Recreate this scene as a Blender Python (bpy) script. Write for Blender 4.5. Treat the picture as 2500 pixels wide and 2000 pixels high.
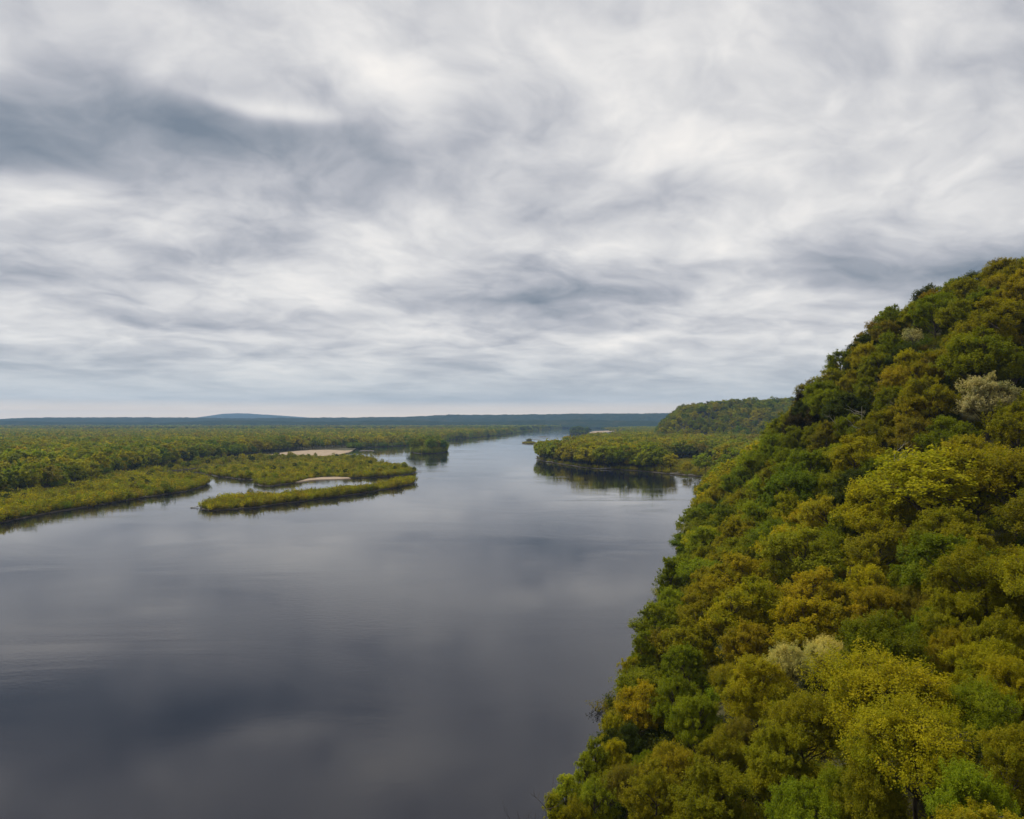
import bpy, math, random
import numpy as np
from mathutils import Vector, Matrix
from mathutils.geometry import tessellate_polygon

for o in list(bpy.data.objects):
    bpy.data.objects.remove(o, do_unlink=True)
scene = bpy.context.scene
COL = scene.collection
R = math.radians

# ------------------------------------------------------------------ camera
CAM_H, FPX, W, H_IMG, VH = 42.0, 1900.0, 2500.0, 2000.0, 1028.0
cam_d = bpy.data.cameras.new('camera')
cam = bpy.data.objects.new('camera', cam_d)
COL.objects.link(cam)
cam.location = (0, 0, CAM_H)
cam.rotation_euler = (R(90), 0, 0)
cam_d.sensor_fit = 'HORIZONTAL'
cam_d.sensor_width = 36.0
cam_d.lens = 36.0 * FPX / W
cam_d.shift_y = (VH - H_IMG / 2) / W
cam_d.clip_start = 0.5
cam_d.clip_end = 60000
scene.camera = cam

# ------------------------------------------------------------------ render / exposure
scene.render.engine = 'CYCLES'
cy = scene.cycles
cy.max_bounces = 6
cy.diffuse_bounces = 2
cy.glossy_bounces = 3
cy.transmission_bounces = 2
cy.volume_bounces = 0
cy.transparent_max_bounces = 4
cy.use_denoising = True
cy.caustics_reflective = False
cy.caustics_refractive = False
cy.sample_clamp_indirect = 6
scene.view_settings.view_transform = 'Standard'
scene.view_settings.look = 'None'
scene.view_settings.exposure = 1.02
scene.view_settings.gamma = 1.0
scene.view_settings.use_curve_mapping = False

# ------------------------------------------------------------------ node helper
class NT:
    def __init__(self, tree):
        self.t = tree
        self.n = tree.nodes
        self.l = tree.links
    def node(self, typ, **kw):
        nd = self.n.new(typ)
        for k, v in kw.items():
            setattr(nd, k, v)
        return nd
    def put(self, sock, v):
        if isinstance(v, bpy.types.NodeSocket):
            self.l.new(v, sock)
        else:
            sock.default_value = v
    def m(self, op, a, b=None, c=None, clamp=False):
        nd = self.node('ShaderNodeMath', operation=op, use_clamp=clamp)
        self.put(nd.inputs[0], a)
        if b is not None: self.put(nd.inputs[1], b)
        if c is not None: self.put(nd.inputs[2], c)
        return nd.outputs[0]
    def xyz(self, x, y, z=0.0):
        nd = self.node('ShaderNodeCombineXYZ')
        self.put(nd.inputs[0], x); self.put(nd.inputs[1], y); self.put(nd.inputs[2], z)
        return nd.outputs[0]
    def noise(self, vec, scale, detail=4.0, rough=0.5, dist=0.0, out=0):
        nd = self.node('ShaderNodeTexNoise')
        self.put(nd.inputs['Vector'], vec)
        nd.inputs['Scale'].default_value = scale
        nd.inputs['Detail'].default_value = detail
        nd.inputs['Roughness'].default_value = rough
        nd.inputs['Distortion'].default_value = dist
        return nd.outputs[out]
    def ramp(self, fac, stops, interp='LINEAR'):
        nd = self.node('ShaderNodeValToRGB')
        cr = nd.color_ramp
        cr.interpolation = interp
        while len(cr.elements) < len(stops):
            cr.elements.new(0.5)
        for e, (p, c) in zip(cr.elements, stops):
            e.position = p
            e.color = (*c, 1) if len(c) == 3 else c
        self.put(nd.inputs[0], fac)
        return nd.outputs[0]
    def mix(self, fac, a, b, blend='MIX'):
        nd = self.node('ShaderNodeMix', data_type='RGBA', blend_type=blend)
        self.put(nd.inputs[0], fac)
        for s, v in ((nd.inputs[6], a), (nd.inputs[7], b)):
            if not isinstance(v, bpy.types.NodeSocket) and len(v) == 3:
                v = (*v, 1)
            self.put(s, v)
        return nd.outputs[2]
    def smooth(self, x, a, b):
        nd = self.node('ShaderNodeMapRange', interpolation_type='SMOOTHSTEP')
        self.put(nd.inputs[0], x)
        nd.inputs[1].default_value = a; nd.inputs[2].default_value = b
        nd.inputs[3].default_value = 0.0; nd.inputs[4].default_value = 1.0
        return nd.outputs[0]

# ------------------------------------------------------------------ world: overcast cloud deck over a Nishita sky
SUN_EL, SUN_AZ = 52.0, -55.0          # azimuth clockwise from +Y (view direction)
world = bpy.data.worlds.new('World')
scene.world = world
world.use_nodes = True
nt = NT(world.node_tree)
nt.n.clear()
wout = nt.node('ShaderNodeOutputWorld')
bg = nt.node('ShaderNodeBackground')
bg.inputs['Strength'].default_value = 0.05
nt.l.new(bg.outputs[0], wout.inputs[0])
sky = nt.node('ShaderNodeTexSky', sky_type='NISHITA')
sky.sun_disc = False
sky.sun_elevation = R(SUN_EL)
sky.sun_rotation = R(SUN_AZ)
tc = nt.node('ShaderNodeTexCoord')
sep = nt.node('ShaderNodeSeparateXYZ')
nt.l.new(tc.outputs['Generated'], sep.inputs[0])
dx, dy, dz = sep.outputs
zc = nt.m('ADD', nt.m('ABSOLUTE', dz), 0.045)
px = nt.m('DIVIDE', dx, zc)
py = nt.m('DIVIDE', dy, zc)
# domain warp
p2 = nt.xyz(px, py, 0.0)
wv = nt.noise(p2, 1.0, 2.0, 0.45, out=1)
wsep = nt.node('ShaderNodeSeparateXYZ'); nt.l.new(wv, wsep.inputs[0])
wx = nt.m('ADD', px, nt.m('MULTIPLY_ADD', wsep.outputs[0], 0.9, -0.45))
wy = nt.m('ADD', py, nt.m('MULTIPLY_ADD', wsep.outputs[1], 0.9, -0.45))
# the bellies of the clouds have depth, so they flatten less towards the horizon than a thin sheet would
rr_ = nt.m('SQRT', nt.m('ADD', nt.m('MULTIPLY', px, px), nt.m('MULTIPLY', py, py)))
kf = nt.m('MULTIPLY', nt.m('POWER', nt.m('MAXIMUM', rr_, 0.2), -0.45), 1.5)
hx = nt.m('MULTIPLY', px, kf)
hy = nt.m('MULTIPLY', py, kf)
w2 = nt.noise(nt.xyz(hx, hy, 2.0), 1.6, 3.0, 0.5, out=1)
w2s = nt.node('ShaderNodeSeparateXYZ'); nt.l.new(w2, w2s.inputs[0])
gx_ = nt.m('ADD', nt.m('SUBTRACT', hx, nt.m('MULTIPLY', hy, 0.15)), nt.m('MULTIPLY_ADD', w2s.outputs[0], 0.5, -0.25))
gy_ = nt.m('ADD', hy, nt.m('MULTIPLY_ADD', w2s.outputs[1], 0.5, -0.25))
def band(fx, fy, seed, detail, rough):
    return nt.noise(nt.xyz(nt.m('MULTIPLY', gx_, fx), nt.m('MULTIPLY', gy_, fy), seed), 1.0, detail, rough)
broad = band(0.95, 0.85, 3.1, 3.0, 0.45)
mid = band(2.0, 2.0, 7.7, 5.0, 0.52)
lump = band(4.6, 4.8, 11.3, 5.0, 0.55)
# billows: rounded bellies with sharper creases between them
crease = nt.m('ABSOLUTE', nt.m('MULTIPLY_ADD', band(2.4, 2.5, 21.0, 5.0, 0.52), 2.0, -1.0))
dens = nt.m('MULTIPLY_ADD', broad, 0.72, nt.m('MULTIPLY_ADD', mid, 0.66, nt.m('MULTIPLY_ADD', lump, 0.30, nt.m('MULTIPLY', crease, -0.26))))
# cloud banks of this deck, in cloud-plane units (centre x, y, half-size x, y, thickness)
BANKS = [(-1.85, 2.85, 0.50, 0.45, 0.38), (-1.15, 2.65, 0.50, 0.42, 0.24), (-0.75, 2.75, 0.35, 0.30, 0.14), (-1.45, 3.5, 0.55, 0.5, 0.12),
         (-0.85, 1.85, 0.16, 0.18, 0.22), (-0.08, 2.25, 0.20, 0.38, 0.14), (-0.55, 3.2, 0.5, 0.5, 0.16),
         (1.40, 2.15, 0.36, 0.40, 0.28), (0.55, 3.7, 0.7, 0.35, 0.08), (2.5, 5.4, 1.4, 0.6, 0.24),
         (-3.2, 5.2, 1.2, 0.7, 0.14), (-1.7, 4.7, 0.6, 0.5, 0.12), (0.8, 6.3, 0.9, 0.5, 0.14),
         (0.45, 2.75, 0.45, 0.35, -0.14), (0.2, 1.85, 0.5, 0.3, -0.10), (-0.82, 2.42, 0.16, 0.10, -0.30),
         (-0.45, 1.9, 0.3, 0.3, -0.10), (1.0, 2.9, 0.5, 0.5, -0.10), (-1.4, 2.0, 0.4, 0.3, -0.12),
         (-2.2, 3.6, 0.5, 0.35, -0.10), (1.9, 3.6, 0.7, 0.6, -0.10), (0.35, 8.5, 3.0, 2.0, -0.08)]
for (cx, cyy, sx, sy, a) in BANKS:
    zz_ = 1.0 / math.sqrt(1 + cx * cx + cyy * cyy); kk = zz_ / (zz_ + 0.045)
    cx *= kk; cyy *= kk; sx *= kk; sy *= kk * kk
    ux = nt.m('DIVIDE', nt.m('SUBTRACT', wx, cx), sx)
    uy = nt.m('DIVIDE', nt.m('SUBTRACT', wy, cyy), sy)
    r2 = nt.m('ADD', nt.m('MULTIPLY', ux, ux), nt.m('MULTIPLY', uy, uy))
    g = nt.m('POWER', 2.71828, nt.m('MULTIPLY', r2, -1.0))
    dens = nt.m('MULTIPLY_ADD', g, a * 0.85, dens)
ccol = nt.ramp(nt.m('MULTIPLY_ADD', dens, 1.45, -0.72), [
    (0.05, (0.98, 0.94, 0.895)), (0.25, (0.81, 0.795, 0.785)), (0.44, (0.63, 0.63, 0.65)),
    (0.62, (0.455, 0.468, 0.51)), (0.82, (0.30, 0.33, 0.38)), (1.0, (0.19, 0.23, 0.285))], 'LINEAR')
# low band towards the horizon: blue-grey veil, then a pale warm strip
veil = nt.m('SUBTRACT', 1.0, nt.smooth(dz, 0.015, 0.115))
ccol = nt.mix(nt.m('MULTIPLY', veil, 0.75), ccol, (0.56, 0.60, 0.63))
strip = nt.m('SUBTRACT', 1.0, nt.smooth(dz, 0.004, 0.028))
ccol = nt.mix(nt.m('MULTIPLY', strip, 0.9), ccol, (1.5, 1.15, 0.78))
ccol10 = nt.mix(1.0, ccol, (10, 10, 10), 'MULTIPLY')
final = nt.mix(0.97, sky.outputs[0], ccol10)
nt.l.new(final, bg.inputs['Color'])
world.cycles.sampling_method = 'MANUAL'
world.cycles.sample_map_resolution = 1024

# ------------------------------------------------------------------ sun, veiled by the clouds
sd = bpy.data.lights.new('sun', 'SUN')
sd.energy = 1.5
sd.angle = R(12)
sd.color = (1.0, 0.96, 0.88)
so = bpy.data.objects.new('sun', sd)
COL.objects.link(so)
sdir = Vector((math.sin(R(SUN_AZ)) * math.cos(R(SUN_EL)), math.cos(R(SUN_AZ)) * math.cos(R(SUN_EL)), math.sin(R(SUN_EL))))
so.rotation_euler = sdir.to_track_quat('Z', 'Y').to_euler()
so.location = (0, 0, 400)

# ------------------------------------------------------------------ numeric helpers
def P(u, v):
    """ground point (x, y) that lies at photograph position u, v"""
    d = FPX * CAM_H / (v - VH)
    return ((u - W / 2) / FPX * d, d)

def _hash(ix, iy, seed):
    h = (ix.astype(np.int64) * 374761393 + iy.astype(np.int64) * 668265263 + seed * 974711) & 0x7fffffff
    h = (h ^ (h >> 13)) * 1274126177 & 0x7fffffff
    return ((h ^ (h >> 16)) & 0xffff) / 65535.0

def vnoise(x, y, seed=0):
    x = np.asarray(x, float); y = np.asarray(y, float)
    ix = np.floor(x); iy = np.floor(y)
    fx = x - ix; fy = y - iy
    fx = fx * fx * (3 - 2 * fx); fy = fy * fy * (3 - 2 * fy)
    a = _hash(ix, iy, seed); b = _hash(ix + 1, iy, seed)
    c = _hash(ix, iy + 1, seed); d = _hash(ix + 1, iy + 1, seed)
    return (a * (1 - fx) + b * fx) * (1 - fy) + (c * (1 - fx) + d * fx) * fy

def fbm(x, y, seed=0, oct=4):
    s = 0; a = 0.5; t = 0
    for i in range(oct):
        s = s + a * vnoise(np.asarray(x) * 2 ** i, np.asarray(y) * 2 ** i, seed + i * 17)
        t += a; a *= 0.5
    return s / t

def sstep(x, a, b):
    t = np.clip((np.asarray(x, float) - a) / (b - a), 0, 1)
    return t * t * (3 - 2 * t)

def make_mesh(name, verts, faces, mats, smooth=False, face_attr=None, mat_idx=None):
    """verts (n,3); faces: list of int arrays (m,k)"""
    me = bpy.data.meshes.new(name)
    verts = np.asarray(verts, np.float32)
    me.vertices.add(len(verts))
    me.vertices.foreach_set('co', verts.ravel())
    loops = np.concatenate([f.ravel() for f in faces]).astype(np.int32)
    sizes = np.concatenate([np.full(len(f), f.shape[1]) for f in faces]).astype(np.int32)
    starts = np.concatenate([[0], np.cumsum(sizes)[:-1]]).astype(np.int32)
    me.loops.add(len(loops))
    me.loops.foreach_set('vertex_index', loops)
    me.polygons.add(len(sizes))
    me.polygons.foreach_set('loop_start', starts)
    try:
        me.polygons.foreach_set('loop_total', sizes)
    except Exception:
        pass
    me.polygons.foreach_set('use_smooth', np.full(len(sizes), smooth, dtype=bool))
    if mat_idx is not None:
        me.polygons.foreach_set('material_index', np.asarray(mat_idx, np.int32))
    if face_attr is not None:
        a = me.attributes.new('lv', 'FLOAT', 'FACE')
        a.data.foreach_set('value', np.asarray(face_attr, np.float32))
    for m_ in mats:
        me.materials.append(m_)
    me.update(calc_edges=True)
    return me

def add_obj(name, me, parent=None, kind=None, label=None, cat=None, group=None):
    o = bpy.data.objects.new(name, me)
    COL.objects.link(o)
    if parent is not None: o.parent = parent
    if kind: o['kind'] = kind
    if label: o['label'] = label
    if cat: o['category'] = cat
    if group: o['group'] = group
    return o

# ------------------------------------------------------------------ materials
def new_mat(name):
    m_ = bpy.data.materials.new(name)
    m_.use_nodes = True
    t = NT(m_.node_tree)
    t.n.clear()
    out = t.node('ShaderNodeOutputMaterial')
    return m_, t, out

def leaf_mat(name, instanced):
    m_, t, out = new_mat(name)
    if instanced:
        at = t.node('ShaderNodeAttribute', attribute_type='INSTANCER', attribute_name='tint')
        base = at.outputs['Color']
    else:
        oi = t.node('ShaderNodeObjectInfo')
        base = oi.outputs['Color']
    lv = t.node('ShaderNodeAttribute', attribute_type='GEOMETRY', attribute_name='lv').outputs['Fac']
    # young leaves lean yellow, older ones lean green
    var = t.ramp(lv, [(0.0, (0.62, 0.78, 0.8)), (0.5, (1.0, 1.0, 1.0)), (0.85, (1.32, 1.22, 1.05)), (1.0, (1.65, 1.5, 1.5))])
    colr = t.mix(1.0, base, var, 'MULTIPLY')
    pr = t.node('ShaderNodeBsdfPrincipled')
    t.put(pr.inputs['Base Color'], colr)
    pr.inputs['Roughness'].default_value = 0.6
    pr.inputs['Specular IOR Level'].default_value = 0.08
    tr = t.node('ShaderNodeBsdfTranslucent')
    t.put(tr.inputs['Color'], t.mix(1.0, colr, (1.15, 1.2, 0.6), 'MULTIPLY'))
    mx = t.node('ShaderNodeMixShader')
    mx.inputs[0].default_value = 0.44
    t.l.new(pr.outputs[0], mx.inputs[1]); t.l.new(tr.outputs[0], mx.inputs[2])
    t.l.new(mx.outputs[0], out.inputs[0])
    return m_

def plain_mat(name, stops, scale, rough=0.9, spec=0.2, detail=6, bump=0.0, stretch=(1, 1, 1), coord='Object'):
    m_, t, out = new_mat(name)
    tcn = t.node('ShaderNodeTexCoord')
    mp = t.node('ShaderNodeMapping')
    mp.inputs['Scale'].default_value = stretch
    t.l.new(tcn.outputs[coord], mp.inputs[0])
    nz = t.noise(mp.outputs[0], scale, detail, 0.6)
    colr = t.ramp(nz, stops)
    pr = t.node('ShaderNodeBsdfPrincipled')
    t.put(pr.inputs['Base Color'], colr)
    pr.inputs['Roughness'].default_value = rough
    pr.inputs['Specular IOR Level'].default_value = spec
    if bump:
        b = t.node('ShaderNodeBump')
        b.inputs['Strength'].default_value = 0.6
        b.inputs['Distance'].default_value = bump
        t.l.new(nz, b.inputs['Height'])
        t.l.new(b.outputs[0], pr.inputs['Normal'])
    t.l.new(pr.outputs[0], out.inputs[0])
    return m_

LEAF = leaf_mat('leaf', False)
LEAF_I = leaf_mat('leaf_mass', True)
BARK = plain_mat('bark', [(0.3, (0.05, 0.038, 0.026)), (0.7, (0.13, 0.105, 0.078))], 6.0, stretch=(1, 1, 0.25), bump=0.01)
DEADWOOD = plain_mat('bleached_wood', [(0.3, (0.30, 0.27, 0.22)), (0.7, (0.52, 0.48, 0.40))], 5.0, stretch=(1, 1, 0.3))
SOIL = plain_mat('forest_floor', [(0.3, (0.035, 0.028, 0.014)), (0.5, (0.055, 0.052, 0.018)), (0.7, (0.085, 0.07, 0.03))], 0.35, bump=0.1)
MEADOW = plain_mat('bank_soil', [(0.3, (0.045, 0.035, 0.018)), (0.5, (0.065, 0.06, 0.02)), (0.7, (0.12, 0.09, 0.045))], 0.08, bump=0.2)
SAND = plain_mat('sand', [(0.35, (0.27, 0.195, 0.125)), (0.5, (0.36, 0.27, 0.18)), (0.7, (0.43, 0.33, 0.23))], 0.12, rough=0.95, bump=0.05)
WETSAND = plain_mat('wet_sand', [(0.35, (0.045, 0.035, 0.022)), (0.6, (0.08, 0.06, 0.04)), (0.75, (0.20, 0.15, 0.10))], 0.2, rough=0.7)
ROCKM = plain_mat('rock', [(0.3, (0.28, 0.24, 0.18)), (0.7, (0.48, 0.42, 0.33))], 1.5, bump=0.05)
HILLM = plain_mat('wooded_hill', [(0.3, (0.010, 0.020, 0.010)), (0.5, (0.022, 0.036, 0.013)), (0.7, (0.05, 0.05, 0.02))], 0.012, detail=8, rough=1.0, spec=0.0)

# water: dark river, nearly a mirror at a grazing angle, ruffled in patches
m_, t, out = new_mat('river_water')
geo = t.node('ShaderNodeNewGeometry')
pos = geo.outputs['Position']
mp1 = t.node('ShaderNodeMapping'); mp1.inputs['Scale'].default_value = (0.55, 1.0, 1.0); t.l.new(pos, mp1.inputs[0])
rip1 = t.noise(mp1.outputs[0], 0.9, 3.0, 0.6, 0.3)
rip2 = t.noise(mp1.outputs[0], 3.2, 3.0, 0.6, 0.4)
mp2 = t.node('ShaderNodeMapping'); mp2.inputs['Scale'].default_value = (0.5, 1.0, 1.0); mp2.inputs['Rotation'].default_value = (0, 0, 0.35); t.l.new(pos, mp2.inputs[0])
patch = t.smooth(t.noise(mp2.outputs[0], 0.022, 4.0, 0.6, 0.8), 0.42, 0.64)
hgt = t.m('ADD', t.m('MULTIPLY', rip1, 0.030), t.m('MULTIPLY', rip2, 0.018))
hgt = t.m('MULTIPLY', hgt, t.m('MULTIPLY_ADD', patch, 0.6, 0.13))
bmp = t.node('ShaderNodeBump'); bmp.inputs['Strength'].default_value = 1.0; bmp.inputs['Distance'].default_value = 1.0
t.l.new(hgt, bmp.inputs['Height'])
pr = t.node('ShaderNodeBsdfPrincipled')
pr.inputs['Base Color'].default_value = (0.009, 0.010, 0.017, 1)
pr.inputs['IOR'].default_value = 1.33
t.put(pr.inputs['Roughness'], t.m('MULTIPLY_ADD', patch, 0.04, 0.02))
t.l.new(bmp.outputs[0], pr.inputs['Normal'])
t.l.new(pr.outputs[0], out.inputs[0])
WATER = m_

# ------------------------------------------------------------------ water sheet
wv_ = np.array([(-15000, -400, 0), (15000, -400, 0), (15000, 15000, 0), (-15000, 15000, 0)], float)
add_obj('river_water', make_mesh('river_water', wv_, [np.array([[0, 1, 2, 3]])], [WATER]), kind='structure',
        label='wide dark calm river mirroring the clouds')

# ------------------------------------------------------------------ land sheets with sloping banks
def densify(poly, near=4.0):
    pts = []
    n = len(poly)
    for i in range(n):
        a = np.array(poly[i], float); b = np.array(poly[(i + 1) % n], float)
        L = np.linalg.norm(b - a)
        d = max(60.0, np.linalg.norm((a + b) / 2))
        step = max(near * 0.6, d / 150.0)
        k = min(max(1, int(L / step)), 160)
        for j in range(k):
            pts.append(a + (b - a) * j / k)
    return np.array(pts)

def wobble(pts, amp, seed):
    d = np.hypot(pts[:, 0], pts[:, 1])
    wl = np.clip(d / 40.0, 5, 60)
    a = amp * np.clip(d / 600.0, 0.4, 3)
    out = pts.copy()
    out[:, 0] += (fbm(pts[:, 0] / 14, pts[:, 1] / 22, seed) - 0.5) * 2 * a
    out[:, 1] += (fbm(pts[:, 0] / 14 + 40, pts[:, 1] / 22, seed + 5) - 0.5) * 3 * a
    return out

def poly_normals(pts):
    nx = np.roll(pts, -1, 0) - np.roll(pts, 1, 0)
    L = np.linalg.norm(nx, axis=1)[:, None] + 1e-9
    tdir = nx / L
    area = 0.5 * np.sum(pts[:, 0] * np.roll(pts[:, 1], -1) - np.roll(pts[:, 0], -1) * pts[:, 1])
    nrm = np.stack([tdir[:, 1], -tdir[:, 0]], 1)
    return nrm if area > 0 else -nrm

def land(name, poly, z, mats, kind='structure', label=None, slope=0.5, amp=1.8, seed=1, group=None):
    pts = wobble(densify(poly), amp, seed)
    nr = poly_normals(pts)
    n = len(pts)
    tri = np.array(tessellate_polygon([[Vector((p[0], p[1], 0)) for p in pts]]))
    up = np.column_stack([pts, np.full(n, z)])
    low = np.column_stack([pts + nr * slope, np.full(n, -0.35)])
    verts = np.vstack([up, low])
    idx = np.arange(n)
    quads = np.stack([idx, np.roll(idx, -1), np.roll(idx, -1) + n, idx + n], 1)
    # consistent upward facing
    v0 = up[tri[:, 1]] - up[tri[:, 0]]; v1 = up[tri[:, 2]] - up[tri[:, 0]]
    flip = (v0[:, 0] * v1[:, 1] - v0[:, 1] * v1[:, 0]) < 0
    tri[flip] = tri[flip][:, ::-1]
    mi = np.concatenate([np.zeros(len(tri)), np.ones(len(quads))])
    me = make_mesh(name, verts, [tri, quads], mats if len(mats) > 1 else mats * 2, mat_idx=mi)
    o = add_obj(name, me, kind=kind, label=label, group=group)
    return pts

def inside(pts, x, y):
    x = np.asarray(x); y = np.asarray(y)
    c = np.zeros(x.shape, bool)
    n = len(pts)
    j = n - 1
    for i in range(n):
        xi, yi = pts[i]; xj, yj = pts[j]
        cond = ((yi > y) != (yj > y))
        with np.errstate(divide='ignore', invalid='ignore'):
            xx = (xj - xi) * (y - yi) / (yj - yi + 1e-12) + xi
        c ^= cond & (x < xx)
        j = i
    return c

PX = lambda L: [P(u, v) for u, v in L]

left_shore = PX([(-900, 1460), (-300, 1335), (0, 1277), (120, 1252), (211, 1239), (301, 1223), (392, 1209), (452, 1200), (497, 1188),
                 (507, 1181), (494, 1175), (464, 1171), (420, 1167), (385, 1163), (372, 1158), (395, 1153), (440, 1148.5), (480, 1144),
                 (560, 1135), (650, 1130), (712, 1126), (751, 1122), (790, 1117.5), (812, 1113.5), (851, 1105), (862, 1100),
                 (868, 1095), (887, 1092.5), (932, 1091.5), (993, 1088), (1040, 1082), (1090, 1075), (1162, 1068), (1232, 1060), (1311, 1050),
                 (1348, 1047), (1383, 1044.8), (1440, 1043.2), (1500, 1042.4)])
left_bank = left_shore + [(14000, 6400), (14000, 14000), (-14000, 14000), (-14000, 150), (-1500, 150)]
LB = land('floodplain', left_bank, 0.35, [MEADOW, WETSAND], label='low wooded floodplain beyond the river', seed=3)

right_shore = PX([(1738, 1165), (1690, 1161.5), (1625, 1156), (1576, 1151), (1511, 1146.5), (1462, 1144.5), (1414, 1140), (1365, 1132),
                  (1325, 1126), (1312, 1119), (1328, 1116.5), (1350, 1114), (1400, 1101), (1440, 1084), (1480, 1072), (1525, 1062), (1535, 1057),
                  (1500, 1055.5), (1448, 1056), (1452, 1053), (1500, 1050.8), (1560, 1048), (1620, 1045.5)])
right_bank = [(-60, -160), (-32, -60), (2, 60), (25, 145), (54, 248), (85, 350)] + right_shore + [(13500, 5600), (13500, -300), (-60, -300)]
RB = land('river_bank', right_bank, 0.35, [MEADOW, WETSAND], label='low wooded point of land reaching into the river', seed=9)

mid_isle = PX([(479, 1153), (525, 1162), (577, 1167), (619, 1173), (637, 1186), (661, 1188), (700, 1181.5), (730, 1176.5), (755, 1173.5),
               (782, 1171.5), (827, 1170), (872, 1167), (932, 1164.5), (978, 1161.5), (1008, 1156), (1014, 1151), (993, 1144), (962, 1139),
               (920, 1135), (896, 1132), (917, 1129), (896, 1121), (842, 1118.5), (797, 1120.5), (751, 1127), (712, 1131), (661, 1135), (580, 1140.5), (510, 1146.5)])
MI = land('island', mid_isle, 0.35, [MEADOW, WETSAND], label='large low island covered in willow scrub', seed=4, amp=3.2)
front_isle = PX([(486, 1241), (510, 1247), (571, 1244), (631, 1238), (691, 1230), (751, 1223), (812, 1215), (872, 1206), (932, 1196.5),
                 (978, 1188.5), (1008, 1181.5), (1011, 1176.5), (965, 1180), (900, 1191), (854, 1198.5), (800, 1206), (740, 1213), (690, 1215), (655, 1212), (610, 1218), (550, 1224), (503, 1235)])
FI = land('island', front_isle, 0.35, [MEADOW, WETSAND], label='long narrow scrubby island lying nearest in the river', seed=5, amp=2.6)
tree_isle = PX([(1008, 1105.5), (1030, 1108), (1065, 1107.5), (1088, 1104), (1091, 1098), (1065, 1094), (1022, 1095), (1006, 1100)])
TI = land('island', tree_isle, 0.35, [MEADOW, WETSAND], label='small round tree-covered island in mid river', seed=6, amp=0.8)
far_isle = PX([(1392, 1059), (1412, 1060), (1434, 1059), (1438, 1057.5), (1415, 1056), (1394, 1057)])
FA = land('island', far_isle, 0.35, [MEADOW, WETSAND], label='far dark tree-covered islet in the river bend', seed=7, amp=0.6)
grass_isle = PX([(1275, 1082.5), (1285, 1084), (1300, 1084), (1307, 1082), (1298, 1080), (1282, 1080.3)])
GI = land('islet', grass_isle, 0.6, [MEADOW, WETSAND], label='small brown grassy islet in mid river', seed=8, amp=0.4)
grass_isle2 = PX([(1286, 1075.5), (1292, 1076.2), (1298, 1075.4), (1292, 1074.4)])
GI2 = land('islet', grass_isle2, 0.6, [MEADOW, WETSAND], label='tiny dark grassy islet just behind the brown one', seed=8, amp=0.3)
# sand bars
SB1 = land('sandbar', PX([(649, 1113.5), (691, 1105.5), (751, 1100), (797, 1099.2), (842, 1101), (861, 1100.2), (850, 1105.6), (812, 1113.8), (782, 1117.6), (748, 1114.5), (700, 1114)]), 0.55, [SAND, SAND],
     label='broad bare tan sandbar at the forest edge', seed=11, amp=1.0)
SB2 = land('sandbar', PX([(722, 1178.6), (755, 1174.4), (782, 1172.4), (829, 1171), (856, 1169.4), (850, 1167), (815, 1165.6), (785, 1166.6), (755, 1169.5), (736, 1174.5)]), 0.5, [SAND, SAND],
     label='pale curved beach on the front of the large island', seed=12, amp=0.6)
SB3 = land('sandbar', PX([(890, 1132.5), (908, 1134.3), (926, 1136), (920, 1131), (900, 1129)]), 0.5, [SAND, SAND],
     label='small tan sand spit at the back of the large island', seed=13, amp=0.4)
SB4 = land('sandbar', PX([(1437, 1057), (1452, 1058.3), (1500, 1054.4), (1545, 1052), (1520, 1050.6), (1450, 1053)]), 0.6, [SAND, SAND],
     label='distant orange sandbar beside the far islet', seed=14, amp=1.0)
SB5 = land('sandbar', PX([(1299, 1073), (1340, 1071.2), (1342, 1071.8), (1300, 1074)]), 0.15, [WETSAND, WETSAND], label='thin mud bar, middle of the three far streaks', seed=15, amp=0.4, slope=3)
SB6 = land('sandbar', PX([(1307, 1081), (1338, 1075.2), (1340, 1075.9), (1308, 1082.2)]), 0.15, [WETSAND, WETSAND], label='thin mud bar trailing behind the brown grassy islet', seed=16, amp=0.4, slope=3)
SB7 = land('sandbar', PX([(1311, 1067), (1325, 1068), (1344, 1067.2), (1325, 1065.8)]), 0.2, [WETSAND, WETSAND], label='thin mud bar farthest up the river', seed=17, amp=0.4, slope=3)
SB8 = land('sandbar', PX([(876, 1102), (912, 1101.4), (912, 1099.5), (884, 1099.2)]), 0.12, [WETSAND, WETSAND], label='low wet bar off the tip of the broad sandbar', seed=18, amp=0.4, slope=3)

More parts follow.
